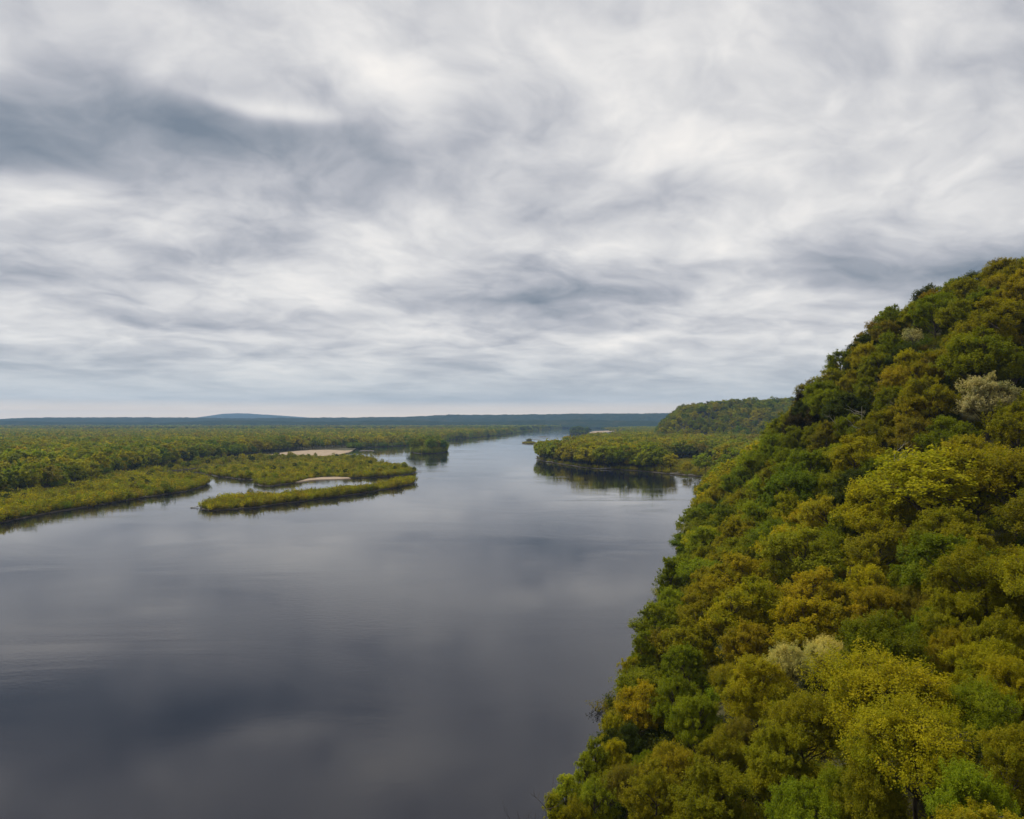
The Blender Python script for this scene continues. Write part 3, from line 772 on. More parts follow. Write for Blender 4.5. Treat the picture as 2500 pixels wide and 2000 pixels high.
# ------------------------------------------------------------------ trees on the near bluff: photograph position of the top, crown width, colour, form, label
BT = [
 (2402, 615, 85, 'g', 'd', 'green domed tree, highest broad crown on the bluff skyline'),
 (2451, 611, 20, 'k', 'c', 'tiny dark conifer poking above the bluff skyline'),
 (2494, 602, 70, 'o', 'd', 'olive tree at the top right corner of the bluff skyline'),
 (2302, 657, 62, 'a', 'w', 'thin twiggy grey tree on the skyline left of the highest green dome'),
 (2347, 637, 62, 'a', 'w', 'sparse pale-leaved tree on the skyline touching the highest green dome'),
 (2236, 700, 56, 'n', 'w', 'brownish half-bare tree midway along the bluff skyline'),
 (2284, 716, 95, 'g', 'd', 'green dome just under the brownish half-bare skyline tree'),
 (2106, 785, 58, 'g', 'w', 'open dark green tree standing clear on the lower skyline'),
 (2067, 821, 44, 'g', 'w', 'small open tree on the skyline just left of the open dark green one'),
 (2227, 801, 54, 'a', 'w', 'small pale cream budding tree high in the bluff woods'),
 (2176, 813, 66, 'g', 'd', 'dark green tree left of the small pale cream budding tree'),
 (2118, 838, 68, 'm', 'd', 'mustard tree below the open dark green skyline tree'),
 (2055, 853, 64, 'g', 'd', 'green crown under the small open skyline tree'),
 (2007, 897, 40, 'k', 'w', 'thin dark tree low on the skyline'),
 (2010, 929, 74, 'g', 'd', 'green tree below the thin dark skyline tree'),
 (2150, 745, 60, 'o', 'd', 'olive tree on the skyline between the open green and half-bare trees'),
 (2200, 735, 60, 'm', 'd', 'brown-gold tree just inside the skyline notch'),
 (2345, 735, 90, 'o', 'd', 'olive crown under the sparse pale skyline tree'),
 (2440, 727, 140, 'o', 'd', 'large olive dome high by the right edge'),
 (2480, 682, 88, 'm', 'd', 'mustard crown by the right edge above the large olive dome'),
 (2338, 820, 95, 'm', 'd', 'golden crown right of the small pale cream budding tree'),
 (2221, 853, 64, 'y', 'd', 'yellow-green crown beneath the small pale cream budding tree'),
 (2268, 862, 76, 'm', 'd', 'golden tree in the middle of the upper bluff woods'),
 (2190, 895, 84, 'm', 'd', 'golden tree left of the middle of the upper bluff woods'),
 (2079, 902, 56, 'm', 'd', 'small mustard tree near the lower skyline'),
 (2387, 808, 150, 'g', 'd', 'large dark green dome above the pale grey tree'),
 (2483, 850, 90, 'g', 'd', 'green crown at the right edge above the pale grey tree'),
 (2268, 922, 118, 'o', 'd', 'broad olive-green dome left of the pale grey tree'),
 (2182, 943, 80, 'g', 'd', 'green crown above the white dead snag'),
 (2221, 968, 104, 'm', 'd', 'bright golden crown right of the white dead snag'),
 (2410, 918, 118, 'a', 'd', 'pale grey-cream blossoming tree with a round crown'),
 (2118, 922, 56, 'g', 'd', 'small green tree directly above the white dead snag'),
 (2019, 950, 74, 'b', 'd', 'light green tree right of the dark cedars'),
 (1958, 964, 62, 'c', 'c', 'dark brown cedar at the end of the bluff skyline'),
 (1937, 1000, 54, 'c', 'c', 'lower dark brown cedar at the foot of the skyline'),
 (1985, 985, 58, 'c', 'c', 'dark cedar standing inside the cedar stand'),
 (2040, 975, 60, 'k', 'd', 'dark crown between the cedars and the white dead snag'),
 (1972, 972, 66, 'k', 'd', 'dark crown pressed against the end cedar'),
 (1948, 1012, 60, 'c', 'd', 'dark brown leafy crown under the end cedar'),
 (1940, 1041, 56, 'g', 'd', 'green tree at the feet of the dark cedars'),
 (2022, 1028, 76, 'n', 'd', 'brownish crown below the dark cedars'),
 (2079, 1012, 66, 'g', 'd', 'green crown at the foot of the white dead snag'),
 (2150, 1006, 90, 'o', 'd', 'olive crown just right of the white dead snag foot'),
 (2232, 1020, 96, 'n', 'd', 'golden-brown crown below the bright golden crown'),
 (2320, 1019, 106, 'g', 'd', 'green crown below left of the pale grey tree'),
 (2486, 985, 130, 'o', 'd', 'olive-mustard tree at the right edge beside the pale grey tree'),
 (2362, 1060, 110, 'm', 'd', 'pale gold crown peeping over the big airy yellow-green tree'),
 (2275, 1118, 300, 'y', 'o', 'big airy yellow-green tree with slender bare stems, broadest crown on the slope'),
 (2400, 1090, 210, 'y', 'o', 'airy yellow-green tree behind the broadest crown'),
 (2150, 1165, 170, 'y', 'd', 'yellow-green crown on the left flank of the broadest crown'),
 (2478, 1120, 170, 'o', 'o', 'olive airy tree at the right edge beside the broadest crown'),
 (1892, 1056, 84, 'b', 'd', 'bright green tree below the cedars, topmost on the lower ridge'),
 (2088, 1066, 115, 'y', 'd', 'yellow-green tree left of the grey dead snag'),
 (1976, 1103, 115, 'g', 'd', 'green tree in the middle of the lower ridge'),
 (1858, 1085, 90, 'b', 'd', 'light green tree next along the lower ridge edge'),
 (2030, 1085, 80, 'b', 'd', 'light green crown between the brownish crown and the yellow-green one'),
 (1942, 1145, 135, 't', 'd', 'rounded blue-green tree, greenest crown of the mid slope'),
 (1900, 1124, 78, 'o', 'd', 'olive crown behind the rounded blue-green tree'),
 (1809, 1143, 85, 'g', 'd', 'green tree on the lower ridge edge above the river'),
 (1772, 1156, 84, 'y', 'd', 'yellow-green tree on the river edge near the point'),
 (1738, 1177, 64, 'g', 'd', 'green tree where the slope meets the far water'),
 (1713, 1211, 64, 'y', 'd', 'yellow-green tree leaning over the far water'),
 (1692, 1236, 74, 'b', 'd', 'fresh green tree bulging farthest over the river'),
 (2017, 1211, 105, 'm', 'd', 'mustard crown right of the rounded blue-green tree'),
 (1930, 1202, 104, 'y', 'd', 'yellowish crown below the rounded blue-green tree'),
 (1855, 1219, 95, 'b', 'd', 'fresh green crown left below the rounded blue-green tree'),
 (1775, 1235, 90, 'g', 'd', 'green crown just inland of the bulging fresh green tree'),
 (1809, 1261, 115, 'o', 'd', 'olive dome beside the river, mid slope'),
 (1963, 1287, 165, 'l', 'd', 'pale yellow-green dome in the centre of the slope'),
 (2142, 1270, 155, 'o', 'd', 'olive crown under the big airy tree'),
 (2060, 1255, 90, 'g', 'd', 'green crown between the olive crown and pale yellow-green dome'),
 (1725, 1287, 84, 'b', 'd', 'bright green tree at the river edge, mid slope'),
 (1729, 1333, 74, 'o', 'd', 'small olive tree at the river edge below the mid-slope bright green tree'),
 (1813, 1353, 138, 'm', 'd', 'golden dome beside the river, brightest on the lower slope'),
 (1633, 1364, 64, 'g', 'u', 'green tree reaching out over the water above the bend'),
 (1678, 1369, 66, 'g', 'd', 'green crown just behind the tree reaching over the water'),
 (1992, 1391, 126, 'm', 'd', 'golden crown in the centre of the lower slope'),
 (1725, 1391, 106, 'm', 'd', 'golden-brown crown left of the golden dome'),
 (2113, 1373, 118, 'y', 'd', 'yellow-green crown right of the golden centre crown'),
 (2205, 1379, 80, 'g', 'd', 'small green tree under the bare stems of the big airy tree'),
 (2385, 1345, 210, 'o', 'd', 'wide olive dome below the right part of the airy trees'),
 (2050, 1425, 100, 'm', 'd', 'mustard crown just right below the golden centre crown'),
 (2151, 1420, 140, 'm', 'd', 'broad golden-brown crown in the lower slope'),
 (1637, 1432, 66, 'b', 'd', 'fresh green tree on the near water edge'),
 (1850, 1411, 138, 'y', 'd', 'yellow-green crown below the golden dome'),
 (2235, 1424, 100, 'n', 'd', 'brown-gold crown at the right end of the golden band'),
 (2474, 1345, 130, 'o', 'd', 'olive crown at the right edge beside the wide olive dome'),
 (1634, 1458, 66, 'b', 'd', 'bright leafy tree on the near water edge below the fresh green one'),
 (1592, 1478, 44, 'k', 'u', 'narrow dark green tree leaning over the near water'),
 (1700, 1450, 90, 'm', 'd', 'golden crown just inland of the near water edge'),
 (1797, 1447, 138, 'y', 'd', 'yellow-green crown inland of the near golden crown'),
 (1571, 1541, 64, 'g', 'u', 'feathery green tree over the near water'),
 (1683, 1517, 118, 'o', 'd', 'olive crown inland of the feathery green tree'),
 (1822, 1520, 108, 'm', 'd', 'golden crown left of the cream-topped tree'),
 (1537, 1604, 64, 'y', 'u', 'yellow-green tree hanging over the near water'),
 (1665, 1569, 96, 'g', 'd', 'green crown inland of the yellow-green hanging tree'),
 (1770, 1625, 80, 'm', 'o', 'small golden tree left below the cream-topped tree'),
 (1561, 1667, 106, 'm', 'd', 'gold-leaved tree on the near water edge'),
 (1648, 1647, 110, 'g', 'd', 'dark green crown behind the gold-leaved water-edge tree'),
 (1700, 1690, 120, 'g', 'd', 'deep green dome in the shaded hollow near the water'),
 (1925, 1579, 120, 'p', 'o', 'cream-topped tree, palest crown of the foreground'),
 (2005, 1560, 95, 'p', 'o', 'second cream-topped tree just right of the palest crown'),
 (1488, 1774, 46, 'k', 'u', 'small dark green tree beside the near water'),
 (1429, 1840, 62, 'l', 'u', 'light green willow rising beside the water'),
 (1378, 1886, 76, 'l', 'u', 'light green willow farthest out at the water corner'),
 (1455, 1812, 66, 'l', 'u', 'light green willow between the small dark tree and the water corner willows'),
 (1503, 1812, 80, 'y', 'd', 'yellow-green bushy tree at the near water edge beside the small dark tree'),
 (1500, 1738, 66, 'y', 'd', 'yellowish tree just above the small dark water-edge tree'),
 (1537, 1775, 80, 'k', 'd', 'dark green bushy tree at the mouth of the shaded hollow'),
 (1450, 1902, 100, 'l', 'd', 'light green leafy tree in the bottom edge by the willows'),
 (1352, 1940, 66, 'l', 'u', 'short light green willow outermost in the bottom edge'),
 (1405, 1950, 90, 'o', 'd', 'low olive tree in the bottom edge under the willows'),
 (1490, 1880, 80, 'o', 'w', 'thin olive tree between the willows and the brown-gold twiggy tree'),
 (1640, 1815, 118, 'm', 'o', 'golden-tipped crown at the front of the hollow'),
 (1596, 1866, 138, 'm', 'd', 'gold-brown crown near the bottom edge'),
 (1526, 1873, 100, 'n', 'o', 'brown-gold twiggy tree behind the willows'),
 (1578, 1830, 66, 'g', 'd', 'small green tree between the dark one and the golden-tipped crown'),
 (1805, 1757, 108, 'n', 'o', 'brown twiggy tree under the palest crown'),
 (1765, 1790, 125, 'o', 'd', 'olive crown in front of the hollow'),
 (1898, 1781, 170, 'o', 'd', 'olive-green crown below the palest crown'),
 (1735, 1873, 210, 'o', 'd', 'wide olive crown in the middle of the bottom edge'),
 (1965, 1910, 180, 'b', 'd', 'bright green leafy tree at the bottom edge'),
 (2148, 1510, 225, 'g', 'd', 'broad fresh green dome behind the nearest yellow-green tree'),
 (2263, 1496, 130, 'g', 'd', 'green crown right of the broad fresh green dome'),
 (2315, 1454, 160, 'o', 'd', 'dark olive crown above the right foreground'),
 (2446, 1503, 150, 'o', 'd', 'olive crown by the right edge in the foreground'),
 (2165, 1600, 290, 'y', 'o', 'bright yellow-green tree, most vivid of the foreground'),
 (2322, 1545, 120, 'm', 'd', 'orange-olive crown right of the vivid yellow-green tree'),
 (2409, 1552, 150, 'y', 'd', 'yellow crown in the right foreground'),
 (2242, 1722, 270, 'y', 'o', 'nearest large yellow-green tree with a dark forked trunk'),
 (2470, 1620, 160, 'y', 'd', 'yellow-green crown at the right edge of the foreground'),
 (2409, 1674, 160, 'b', 'o', 'green crown right of the nearest large tree'),
 (1974, 1699, 180, 'o', 'o', 'olive airy tree between the palest crown and the nearest large tree'),
 (2130, 1865, 170, 'o', 'd', 'olive crown left of the dark forked trunk'),
 (2030, 1882, 130, 'b', 'd', 'green crown in the bottom edge left of centre foreground'),
 (2374, 1882, 200, 'b', 'd', 'fresh green crown right of the dark forked trunk'),
 (2470, 1786, 180, 'o', 'd', 'olive crown in the bottom right corner'),
]
for a_ in BT:
    bluff_tree(*a_)

def project(x, y, z):
    return W / 2 + FPX * x / y, VH - FPX * (z - CAM_H) / y

# more crowns closing the gaps between them
rng = np.random.default_rng(21)
fill_n = 0
cand = []
def seen(x, y, ztop):
    """whether the canopy of the bluff leaves a line of sight to this point"""
    d = math.hypot(x, y)
    w = np.arange(10.0, d - 9.0, 2.0) / d
    if len(w) == 0: return True
    return bool(np.all(CAM_H + (ztop - CAM_H) * w > bluff(x * w, y * w) + 8.0))
for _ in range(9000):
    s = rng.uniform(2, 150); t_ = rng.uniform(25, 420)
    x, y = xy(s, t_)
    if y < 30: continue
    z = float(bluff(x, y))
    r_ = rng.uniform(3.4, 5.0)
    u, v = project(x, y, z + 10)
    if u < 1300 or u > 2600 or v > 2120: continue
    if 1860 < u < 2080 and 1540 < v < 1720: continue
    if project(x, y, z + 2.0 * r_ + 3.0)[1] < np.interp(u, [1900, 1940, 2000, 2055, 2106, 2150, 2236, 2302, 2400, 2500], [1000, 962, 890, 850, 790, 745, 700, 660, 620, 602]) + 10: continue
    if not seen(x, y, z + 11.5): continue
    if any((x - a[0]) ** 2 + (y - a[1]) ** 2 < (0.86 * (a[2] + r_)) ** 2 for a in PLACED): continue
    PLACED.append((x, y, r_)); cand.append((x, y, z, s, t_, r_))
REG = [(lambda s, t_: t_ < 150, 'lesser tree in between the larger foreground crowns of the bluff', 'lesser trees in the bluff foreground', 'yogmyob'),
       (lambda s, t_: s > 24, 'lesser tree in between the larger crowns of the upper bluff', 'lesser trees on the upper bluff', 'ogmkogn'),
       (lambda s, t_: True, 'lesser tree in between the larger crowns of the lower river slope', 'lesser trees on the lower river slope', 'gybtgyo')]
NAMED = {'y': 'yellow-green', 'o': 'olive', 'g': 'green', 'm': 'golden', 'b': 'light green', 'k': 'dark green', 'n': 'brownish', 't': 'blue-green'}
cand.sort(key=lambda c: -c[5] / c[1])
rest = []
for i_, (x, y, z, s, t_, r_) in enumerate(cand):
    for cond, lab, grp, cols in REG:
        if cond(s, t_):
            break
    ht = r_ * 2.0 + rng.uniform(1.0, 3.0)
    if t_ < 80: ht *= 0.8
    kc = cols[int(rng.integers(len(cols)))]
    if i_ >= 64:
        rest.append((x, y, z - 0.2, r_ / 5 * 1.1, ht / 14, kc)); continue
    lib = NEARP if y < 85 else MIDP
    k = 'd' if rng.random() < 0.75 else 'o'
    lab = lab.replace('lesser tree', 'lesser ' + NAMED[kc] + ' tree')
    place_tree('broadleaf_tree', lib[k][int(rng.integers(len(lib[k])))], (x, y, z - 0.2), r_ / 5 * 1.1, ht / 14, rng.uniform(0, 6.28),
               jitter_tint(kc), lab, grp + ', ' + NAMED[kc])
    fill_n += 1
print('filler trees', fill_n)

# dead snags, bare and pale
def snag(name, x, y, z, ht, seed, label, mat, lean=(0, 0), spread=0.5, nb=7):
    r = np.random.default_rng(seed)
    e = add_obj(name, None, label=label, cat='dead tree')
    e.location = (x, y, z - 0.3)
    T = Tubes()
    k = 6
    w = np.linspace(0, 1, k)
    tp = np.column_stack([w * lean[0] * ht + np.cumsum(r.normal(0, 0.05, k)) * ht * 0.1, w * lean[1] * ht, w * ht])
    T.tube(tp, np.interp(w, [0, 1], [0.008 * ht, 0.002 * ht]), 6)
    v, f = T.arrays()
    add_obj('trunk', make_mesh('snag_trunk', v, [f], [mat], True), parent=e)
    for i in range(nb):
        B = Tubes()
        w0 = r.uniform(0.3, 0.95)
        a = np.array([np.interp(w0, w, tp[:, 0]), np.interp(w0, w, tp[:, 1]), w0 * ht])
        an = r.uniform(0, 6.28); L = ht * spread * r.uniform(0.5, 1) * (1.2 - 0.6 * w0)
        d = np.array([math.cos(an), math.sin(an) * 0.8, r.uniform(0.3, 1.1)]); d /= np.linalg.norm(d)
        m1 = a + d * L * 0.5 + r.normal(0, 0.05, 3) * L; b = a + d * L + np.array([0, 0, 0.12 * L])
        B.tube([a, m1, b], [0.0036 * ht, 0.0025 * ht, 0.0008 * ht], 4)
        for q in range(3):
            ww = r.uniform(0.3, 0.9); c0 = m1 + (b - m1) * ww if r.random() < 0.6 else a + (m1 - a) * ww
            d2 = d + r.normal(0, 0.6, 3); d2 /= np.linalg.norm(d2)
            B.tube([c0, c0 + d2 * L * 0.28, c0 + d2 * L * 0.5 + np.array([0, 0, 0.05 * L])], [0.0018 * ht, 0.0013 * ht, 0.0005 * ht], 3)
        v, f = B.arrays()
        add_obj('branch', make_mesh('snag_branch', v, [f], [mat], True), parent=e)
    return e
def snag_at(u, v, ht, seed, label, mat, **kw):
    p = on_bluff(u, v, ht)
    snag('dead_tree', p[0], p[1], float(bluff(*p)), ht, seed, label, mat, **kw)
snag_at(2103, 990, 12.0, 1, 'white dead snag with forked bare branches on the upper bluff', DEADWOOD, spread=0.45)
snag_at(2064, 1012, 9.5, 2, 'smaller white dead snag leaning left beside the forked one', DEADWOOD, lean=(-0.3, 0), spread=0.4, nb=5)
snag_at(2185, 1092, 13.0, 3, 'grey dead snag with fanned twigs beside the big airy tree', DEADWOOD, spread=0.55, nb=9)
snag_at(1695, 1280, 11.0, 4, 'thin pale dead branches overhanging the river edge', DEADWOOD, lean=(-0.35, 0), spread=0.5, nb=5)
snag_at(1334, 1935, 9.0, 5, 'bare brown sapling at the near water corner', BARK, spread=0.35, nb=8)
snag_at(1312, 1975, 6.5, 6, 'low bare brown twigs in the bottom water corner', BARK, lean=(-0.3, 0), spread=0.5, nb=8)

# ------------------------------------------------------------------ scatter of masses nobody could count
def gn_scatter(name, protos, pts, scl, rot, tint, label):
    n = len(pts)
    me = bpy.data.meshes.new(name)
    me.vertices.add(n)
    me.vertices.foreach_set('co', np.asarray(pts, np.float32).ravel())
    r = np.random.default_rng(n)
    def attr(nm, typ, key, val):
        a = me.attributes.new(nm, typ, 'POINT')
        a.data.foreach_set(key, val)
    attr('scl', 'FLOAT_VECTOR', 'vector', np.asarray(scl, np.float32).ravel())
    attr('rot', 'FLOAT_VECTOR', 'vector', np.column_stack([r.normal(0, 0.05, n), r.normal(0, 0.05, n), rot]).astype(np.float32).ravel())
    attr('pick', 'INT', 'value', r.integers(0, len(protos), n).astype(np.int32))
    t4 = np.column_stack([tint, np.ones(n)]).astype(np.float32)
    attr('tint', 'FLOAT_COLOR', 'color', t4.ravel())
    o = add_obj(name, me, kind='stuff', label=label)
    coll = bpy.data.collections.new(name + '_kinds')
    for p in protos:
        coll.objects.link(p)
    ng = bpy.data.node_groups.new(name + '_scatter', 'GeometryNodeTree')
    ng.interface.new_socket('Geometry', in_out='INPUT', socket_type='NodeSocketGeometry')
    ng.interface.new_socket('Geometry', in_out='OUTPUT', socket_type='NodeSocketGeometry')
    gi = ng.nodes.new('NodeGroupInput'); go = ng.nodes.new('NodeGroupOutput')
    ip = ng.nodes.new('GeometryNodeInstanceOnPoints')
    ci = ng.nodes.new('GeometryNodeCollectionInfo')
    ci.inputs['Collection'].default_value = coll
    ci.inputs['Separate Children'].default_value = True
    ci.inputs['Reset Children'].default_value = True
    def na(nm, dt):
        nd = ng.nodes.new('GeometryNodeInputNamedAttribute')
        nd.data_type = dt
        nd.inputs['Name'].default_value = nm
        return nd.outputs['Attribute']
    L = ng.links.new
    L(gi.outputs[0], ip.inputs['Points'])
    L(ci.outputs[0], ip.inputs['Instance'])
    ip.inputs['Pick Instance'].default_value = True
    L(na('pick', 'INT'), ip.inputs['Instance Index'])
    L(na('rot', 'FLOAT_VECTOR'), ip.inputs['Rotation'])
    L(na('scl', 'FLOAT_VECTOR'), ip.inputs['Scale'])
    L(ip.outputs[0], go.inputs[0])
    md = o.modifiers.new('scatter', 'NODES')
    md.node_group = ng
    return o

ra = np.array([q[:5] for q in rest])
gn_scatter('bluff_wood', MASS_HI, ra[:, :3], np.column_stack([ra[:, 3], ra[:, 3], ra[:, 4]]), rng.uniform(0, 6.28, len(ra)),
           np.array([jitter_tint(q[5]) for q in rest]), 'lesser trees crowded behind the larger crowns of the bluff')

def in_view(x, y, margin=0.12):
    u = W / 2 + FPX * x / np.maximum(y, 1)
    return (u > -W * margin) & (u < W * (1 + margin)) & (y > 20)

def sample(poly, spacing, seed, bounds, keep=None):
    r = np.random.default_rng(seed)
    x0, x1, y0, y1 = bounds
    gx, gy = np.meshgrid(np.arange(x0, x1, spacing), np.arange(y0, y1, spacing))
    x = gx.ravel() + r.uniform(-0.48, 0.48, gx.size) * spacing
    y = gy.ravel() + r.uniform(-0.48, 0.48, gx.size) * spacing
    k = in_view(x, y)
    x, y = x[k], y[k]
    if poly is not None:
        k = inside(poly, x, y); x, y = x[k], y[k]
    if keep is not None:
        k = keep(x, y, r); x, y = x[k], y[k]
    return x, y, r

def mix_tints(r, x, y, keys, weights, patch=40.0, amt=0.11, seed=3):
    """colour kinds drift in patches across the wood"""
    n = len(x)
    w = np.array(weights, float)[None, :] * np.ones((n, 1))
    for i in range(len(keys)):
        w[:, i] *= np.exp(3.2 * (fbm(x / patch, y / patch, seed + i * 7) - 0.5) * 2)
    w /= w.sum(1)[:, None]
    c = (np.cumsum(w, 1) > r.random(n)[:, None]).argmax(1)
    base = np.array([TINT[k] for k in keys])[c]
    f = np.clip(r.normal(1, amt, n), 0.5, 1.6)[:, None]
    wv3 = r.normal(0, amt * 0.5, n)
    return base * f * np.column_stack([1 + wv3, np.ones(n), 1 - wv3])

# edge of the tall wood on the left bank, behind the open scrub of the shore
wood_edge = PX([(-400, 1262), (0, 1218), (90, 1212), (150, 1198), (200, 1186), (255, 1170), (330, 1157), (370, 1148), (420, 1136), (470, 1128), (520, 1122), (580, 1117),
                (640, 1110), (690, 1103), (750, 1098.5), (800, 1096.5), (866, 1092.5), (932, 1091.2), (993, 1087.8), (1040, 1081.8), (1090, 1074.9), (1162, 1067.9), (1232, 1059.9), (1311, 1049.95), (1348, 1046.95), (1383, 1044.75)])
WOOD = wood_edge + [(1200, 14000), (-14000, 14000), (-14000, 250)]

SECTION = {'left bank front row': [(180, ' at its left end'), (380, ' behind the left shore scrub'), (560, ' behind the large island'),
                                  (680, ' left of the broad sandbar'), (9999, ' behind the broad sandbar')],
           'point waterside': [(1390, ' near its tip'), (1470, ' behind the boulders'), (1550, ' midway along its shore'), (9999, ' beside the marsh clearing')],
           'point shrubs': [(1400, ', tip end'), (1520, ', middle'), (9999, ', marsh end')]}
# individual trees along that edge
def edge_trees(line, spacing, seed, kinds, hrange, lab, grp, back=0.0, lo=None, hi=None, names='broadleaf_tree'):
    r = np.random.default_rng(seed)
    pts = np.array(line, float)
    seg = np.hypot(*np.diff(pts, axis=0).T); cum = np.concatenate([[0], np.cumsum(seg)])
    d = (lo if lo is not None else 0.0); n = 0
    end = hi if hi is not None else cum[-1]
    while d < end:
        x = np.interp(d, cum, pts[:, 0]) + r.normal(0, 1.2); y = np.interp(d, cum, pts[:, 1]) + back + r.uniform(0, spacing * 0.8)
        k = kinds[int(r.integers(len(kinds)))]
        ht = r.uniform(*hrange); rr = ht * r.uniform(0.30, 0.42)
        sh = 'd' if r.random() < 0.8 else 'u'
        lb = lab[k] if isinstance(lab, dict) else lab
        uu = W / 2 + FPX * x / y
        lb += next(w_ for lim, w_ in SECTION[grp] if uu < lim)
        if in_view(np.array([x]), np.array([y]), 0.05)[0]:
            place_tree(names, FARP[sh][int(r.integers(len(FARP[sh])))], (x, y, 0.6), rr / (5 if sh == 'd' else 3.1), ht / 14, r.uniform(0, 6.28),
                       jitter_tint(k), lb, grp + ': ' + lb); n += 1
        d += spacing * r.uniform(0.75, 1.3)
    return n
names_k = {'g': 'green', 't': 'blue-green', 'y': 'yellow-green', 'o': 'olive', 'k': 'dark green', 'b': 'light green', 'n': 'brownish', 'm': 'mustard'}
lab_left = {k: n_ + ' tree in front row of left bank wood' for k, n_ in names_k.items()}
ln = np.array(wood_edge); cumL = np.concatenate([[0], np.cumsum(np.hypot(*np.diff(ln, axis=0).T))])
n1 = edge_trees(wood_edge, 14, 51, 'gtkgogy', (10, 16), lab_left, 'left bank front row', lo=float(cumL[1]) - 30, hi=float(cumL[16]))
print('left edge trees', n1)

# trees on the two wooded islands
def island_trees(poly, n, seed, kinds, hr, lab, grp):
    r = np.random.default_rng(seed)
    c = np.mean(poly, 0); got = []
    for _ in range(4000):
        if len(got) >= n: break
        x = r.uniform(poly[:, 0].min(), poly[:, 0].max()); y = r.uniform(poly[:, 1].min(), poly[:, 1].max())
        if not inside(poly, np.array([x]), np.array([y]))[0]: continue
        if any(math.hypot(x - a, (y - b) * 0.5) < 4.0 for a, b in got): continue
        got.append((x, y))
        ht = r.uniform(*hr) * (1.0 - 0.25 * abs(x - c[0]) / (np.ptp(poly[:, 0]) / 2 + 1e-6))
        k = kinds[int(r.integers(len(kinds)))]
        place_tree('broadleaf_tree', FARP['d'][int(r.integers(5))], (x, y, 0.5), ht * 0.44 / 5, ht / 14, r.uniform(0, 6.28), jitter_tint(k), lab + (', left third' if x < c[0] - np.ptp(poly[:, 0]) / 6 else ', right third' if x > c[0] + np.ptp(poly[:, 0]) / 6 else ', middle third'),
                   grp + (' left' if x < c[0] - np.ptp(poly[:, 0]) / 6 else ' right' if x > c[0] + np.ptp(poly[:, 0]) / 6 else ' middle'))
island_trees(TI, 20, 61, 'gbgto', (18, 24), 'leafy tree on the small round mid-river island', 'trees of the small round island')
island_trees(FA, 11, 62, 'kktgk', (20, 27), 'dark tree on the far islet in the river bend', 'trees of the far islet')

# front row of the point on the other side
point_edge = [(p[0], p[1]) for p in PX([(1318, 1113), (1330, 1122), (1370, 1127), (1414, 1133), (1462, 1138.5), (1511, 1141), (1560, 1144), (1600, 1145.5), (1640, 1145)])]
lab_pt = {k: n_ + ' tree on waterside of low point' for k, n_ in names_k.items()}
n2 = edge_trees(point_edge, 7.5, 71, 'gyoobgty', (13, 19), lab_pt, 'point waterside', back=1.5)
n3 = edge_trees(point_edge, 9.0, 72, 'gybol', (4, 8), {**{k: 'small ' + n_ + ' waterside tree at foot of point wood' for k, n_ in names_k.items()}, 'l': 'small pale green waterside tree at foot of point wood'}, 'point shrubs', back=-1.0)
print('point trees', n2, n3)

# left bank wood
POS_T = lambda r, n, lo, hi: r.uniform(lo, hi, n)
def wood(name, poly, spacing, seed, bounds, protos, hr, keys, weights, label, keep=None, zf=None, patch=45.0, wr=(0.34, 0.46)):
    x, y, r = sample(poly, spacing, seed, bounds, keep)
    n = len(x)
    z = np.full(n, 0.2) if zf is None else zf(x, y) - 0.3
    ht = r.uniform(hr[0], hr[1], n) * (0.85 + 0.3 * fbm(x / 60, y / 60, seed))
    rad = ht * r.uniform(wr[0], wr[1], n)
    print(name, n)
    return gn_scatter(name, protos, np.column_stack([x, y, z]), np.column_stack([rad / 5, rad / 5, ht / 14]), r.uniform(0, 6.28, n),
                      mix_tints(r, x, y, keys, weights, patch, seed=seed), label)
WOODP = np.array(WOOD)
wood('floodplain_wood', WOODP, 7.4, 81, (-700, 300, 280, 1150), MASS_MID, (8, 21), 'yogtbn', (2.4, 3.2, 3.4, 1.2, 1.2, 0.6), 'dense olive and green wood covering the left bank')
far_keys = 'gotyn'
wood('far_wood', WOODP, 11.0, 82, (-1900, 700, 1150, 2650), [o.copy() for o in MASS_FAR], (12, 18), far_keys, (2.6, 2.8, 1.2, 1.6, 1.2), 'far part of the left bank wood merging into one mass', patch=120)
wood('farthest_wood', WOODP, 22.0, 83, (-3600, 1500, 2650, 5100), [o.copy() for o in MASS_FAR], (14, 20), 'gktn', (2, 2.5, 1.5, 1.5), 'dark blue-green wood at the foot of the far ridge', patch=300, wr=(0.55, 0.75))

# the low point and the land behind it
marsh = np.array(PX([(1600, 1150), (1660, 1157), (1745, 1163), (1790, 1150), (1760, 1128), (1700, 1122), (1640, 1124), (1612, 1134)]))
def keep_point(x, y, r):
    s, t_ = st(x, y)
    k = ~inside(marsh, x, y)
    k &= ~((s < 150) & (t_ < 470) & (bluff(x, y) > 2.5))
    k &= far_bluff(x, y) < 3
    return k
wood('point_wood', RB, 7.2, 84, (20, 700, 590, 1500), [o.copy() for o in MASS_MID], (10, 22), 'ogynb', (2.6, 3, 2.8, 1.4, 2.0), 'wood of mixed greens covering the low point', keep=keep_point, patch=35)
wood('bend_wood', RB, 11.0, 85, (250, 1800, 1500, 3900), [o.copy() for o in MASS_FAR], (12, 17), 'gtoy', (3, 2, 2, 1.5), 'far wood along the river bend', keep=lambda x, y, r: (far_bluff(x, y) < 3) & ~inside(SB4, x, y), patch=120)
gxk = lambda x, y, r: far_bluff(x, y) > 3
wood('far_bluff_wood', None, 9.6, 86, (255, 1150, 1160, 2000), [o.copy() for o in MASS_MID], (9, 19), 'ogtbky', (2.8, 3.6, 1.6, 1.4, 0.6, 2.0), 'rounded tree crowns covering the far bluff', keep=gxk, zf=far_bluff, patch=50)
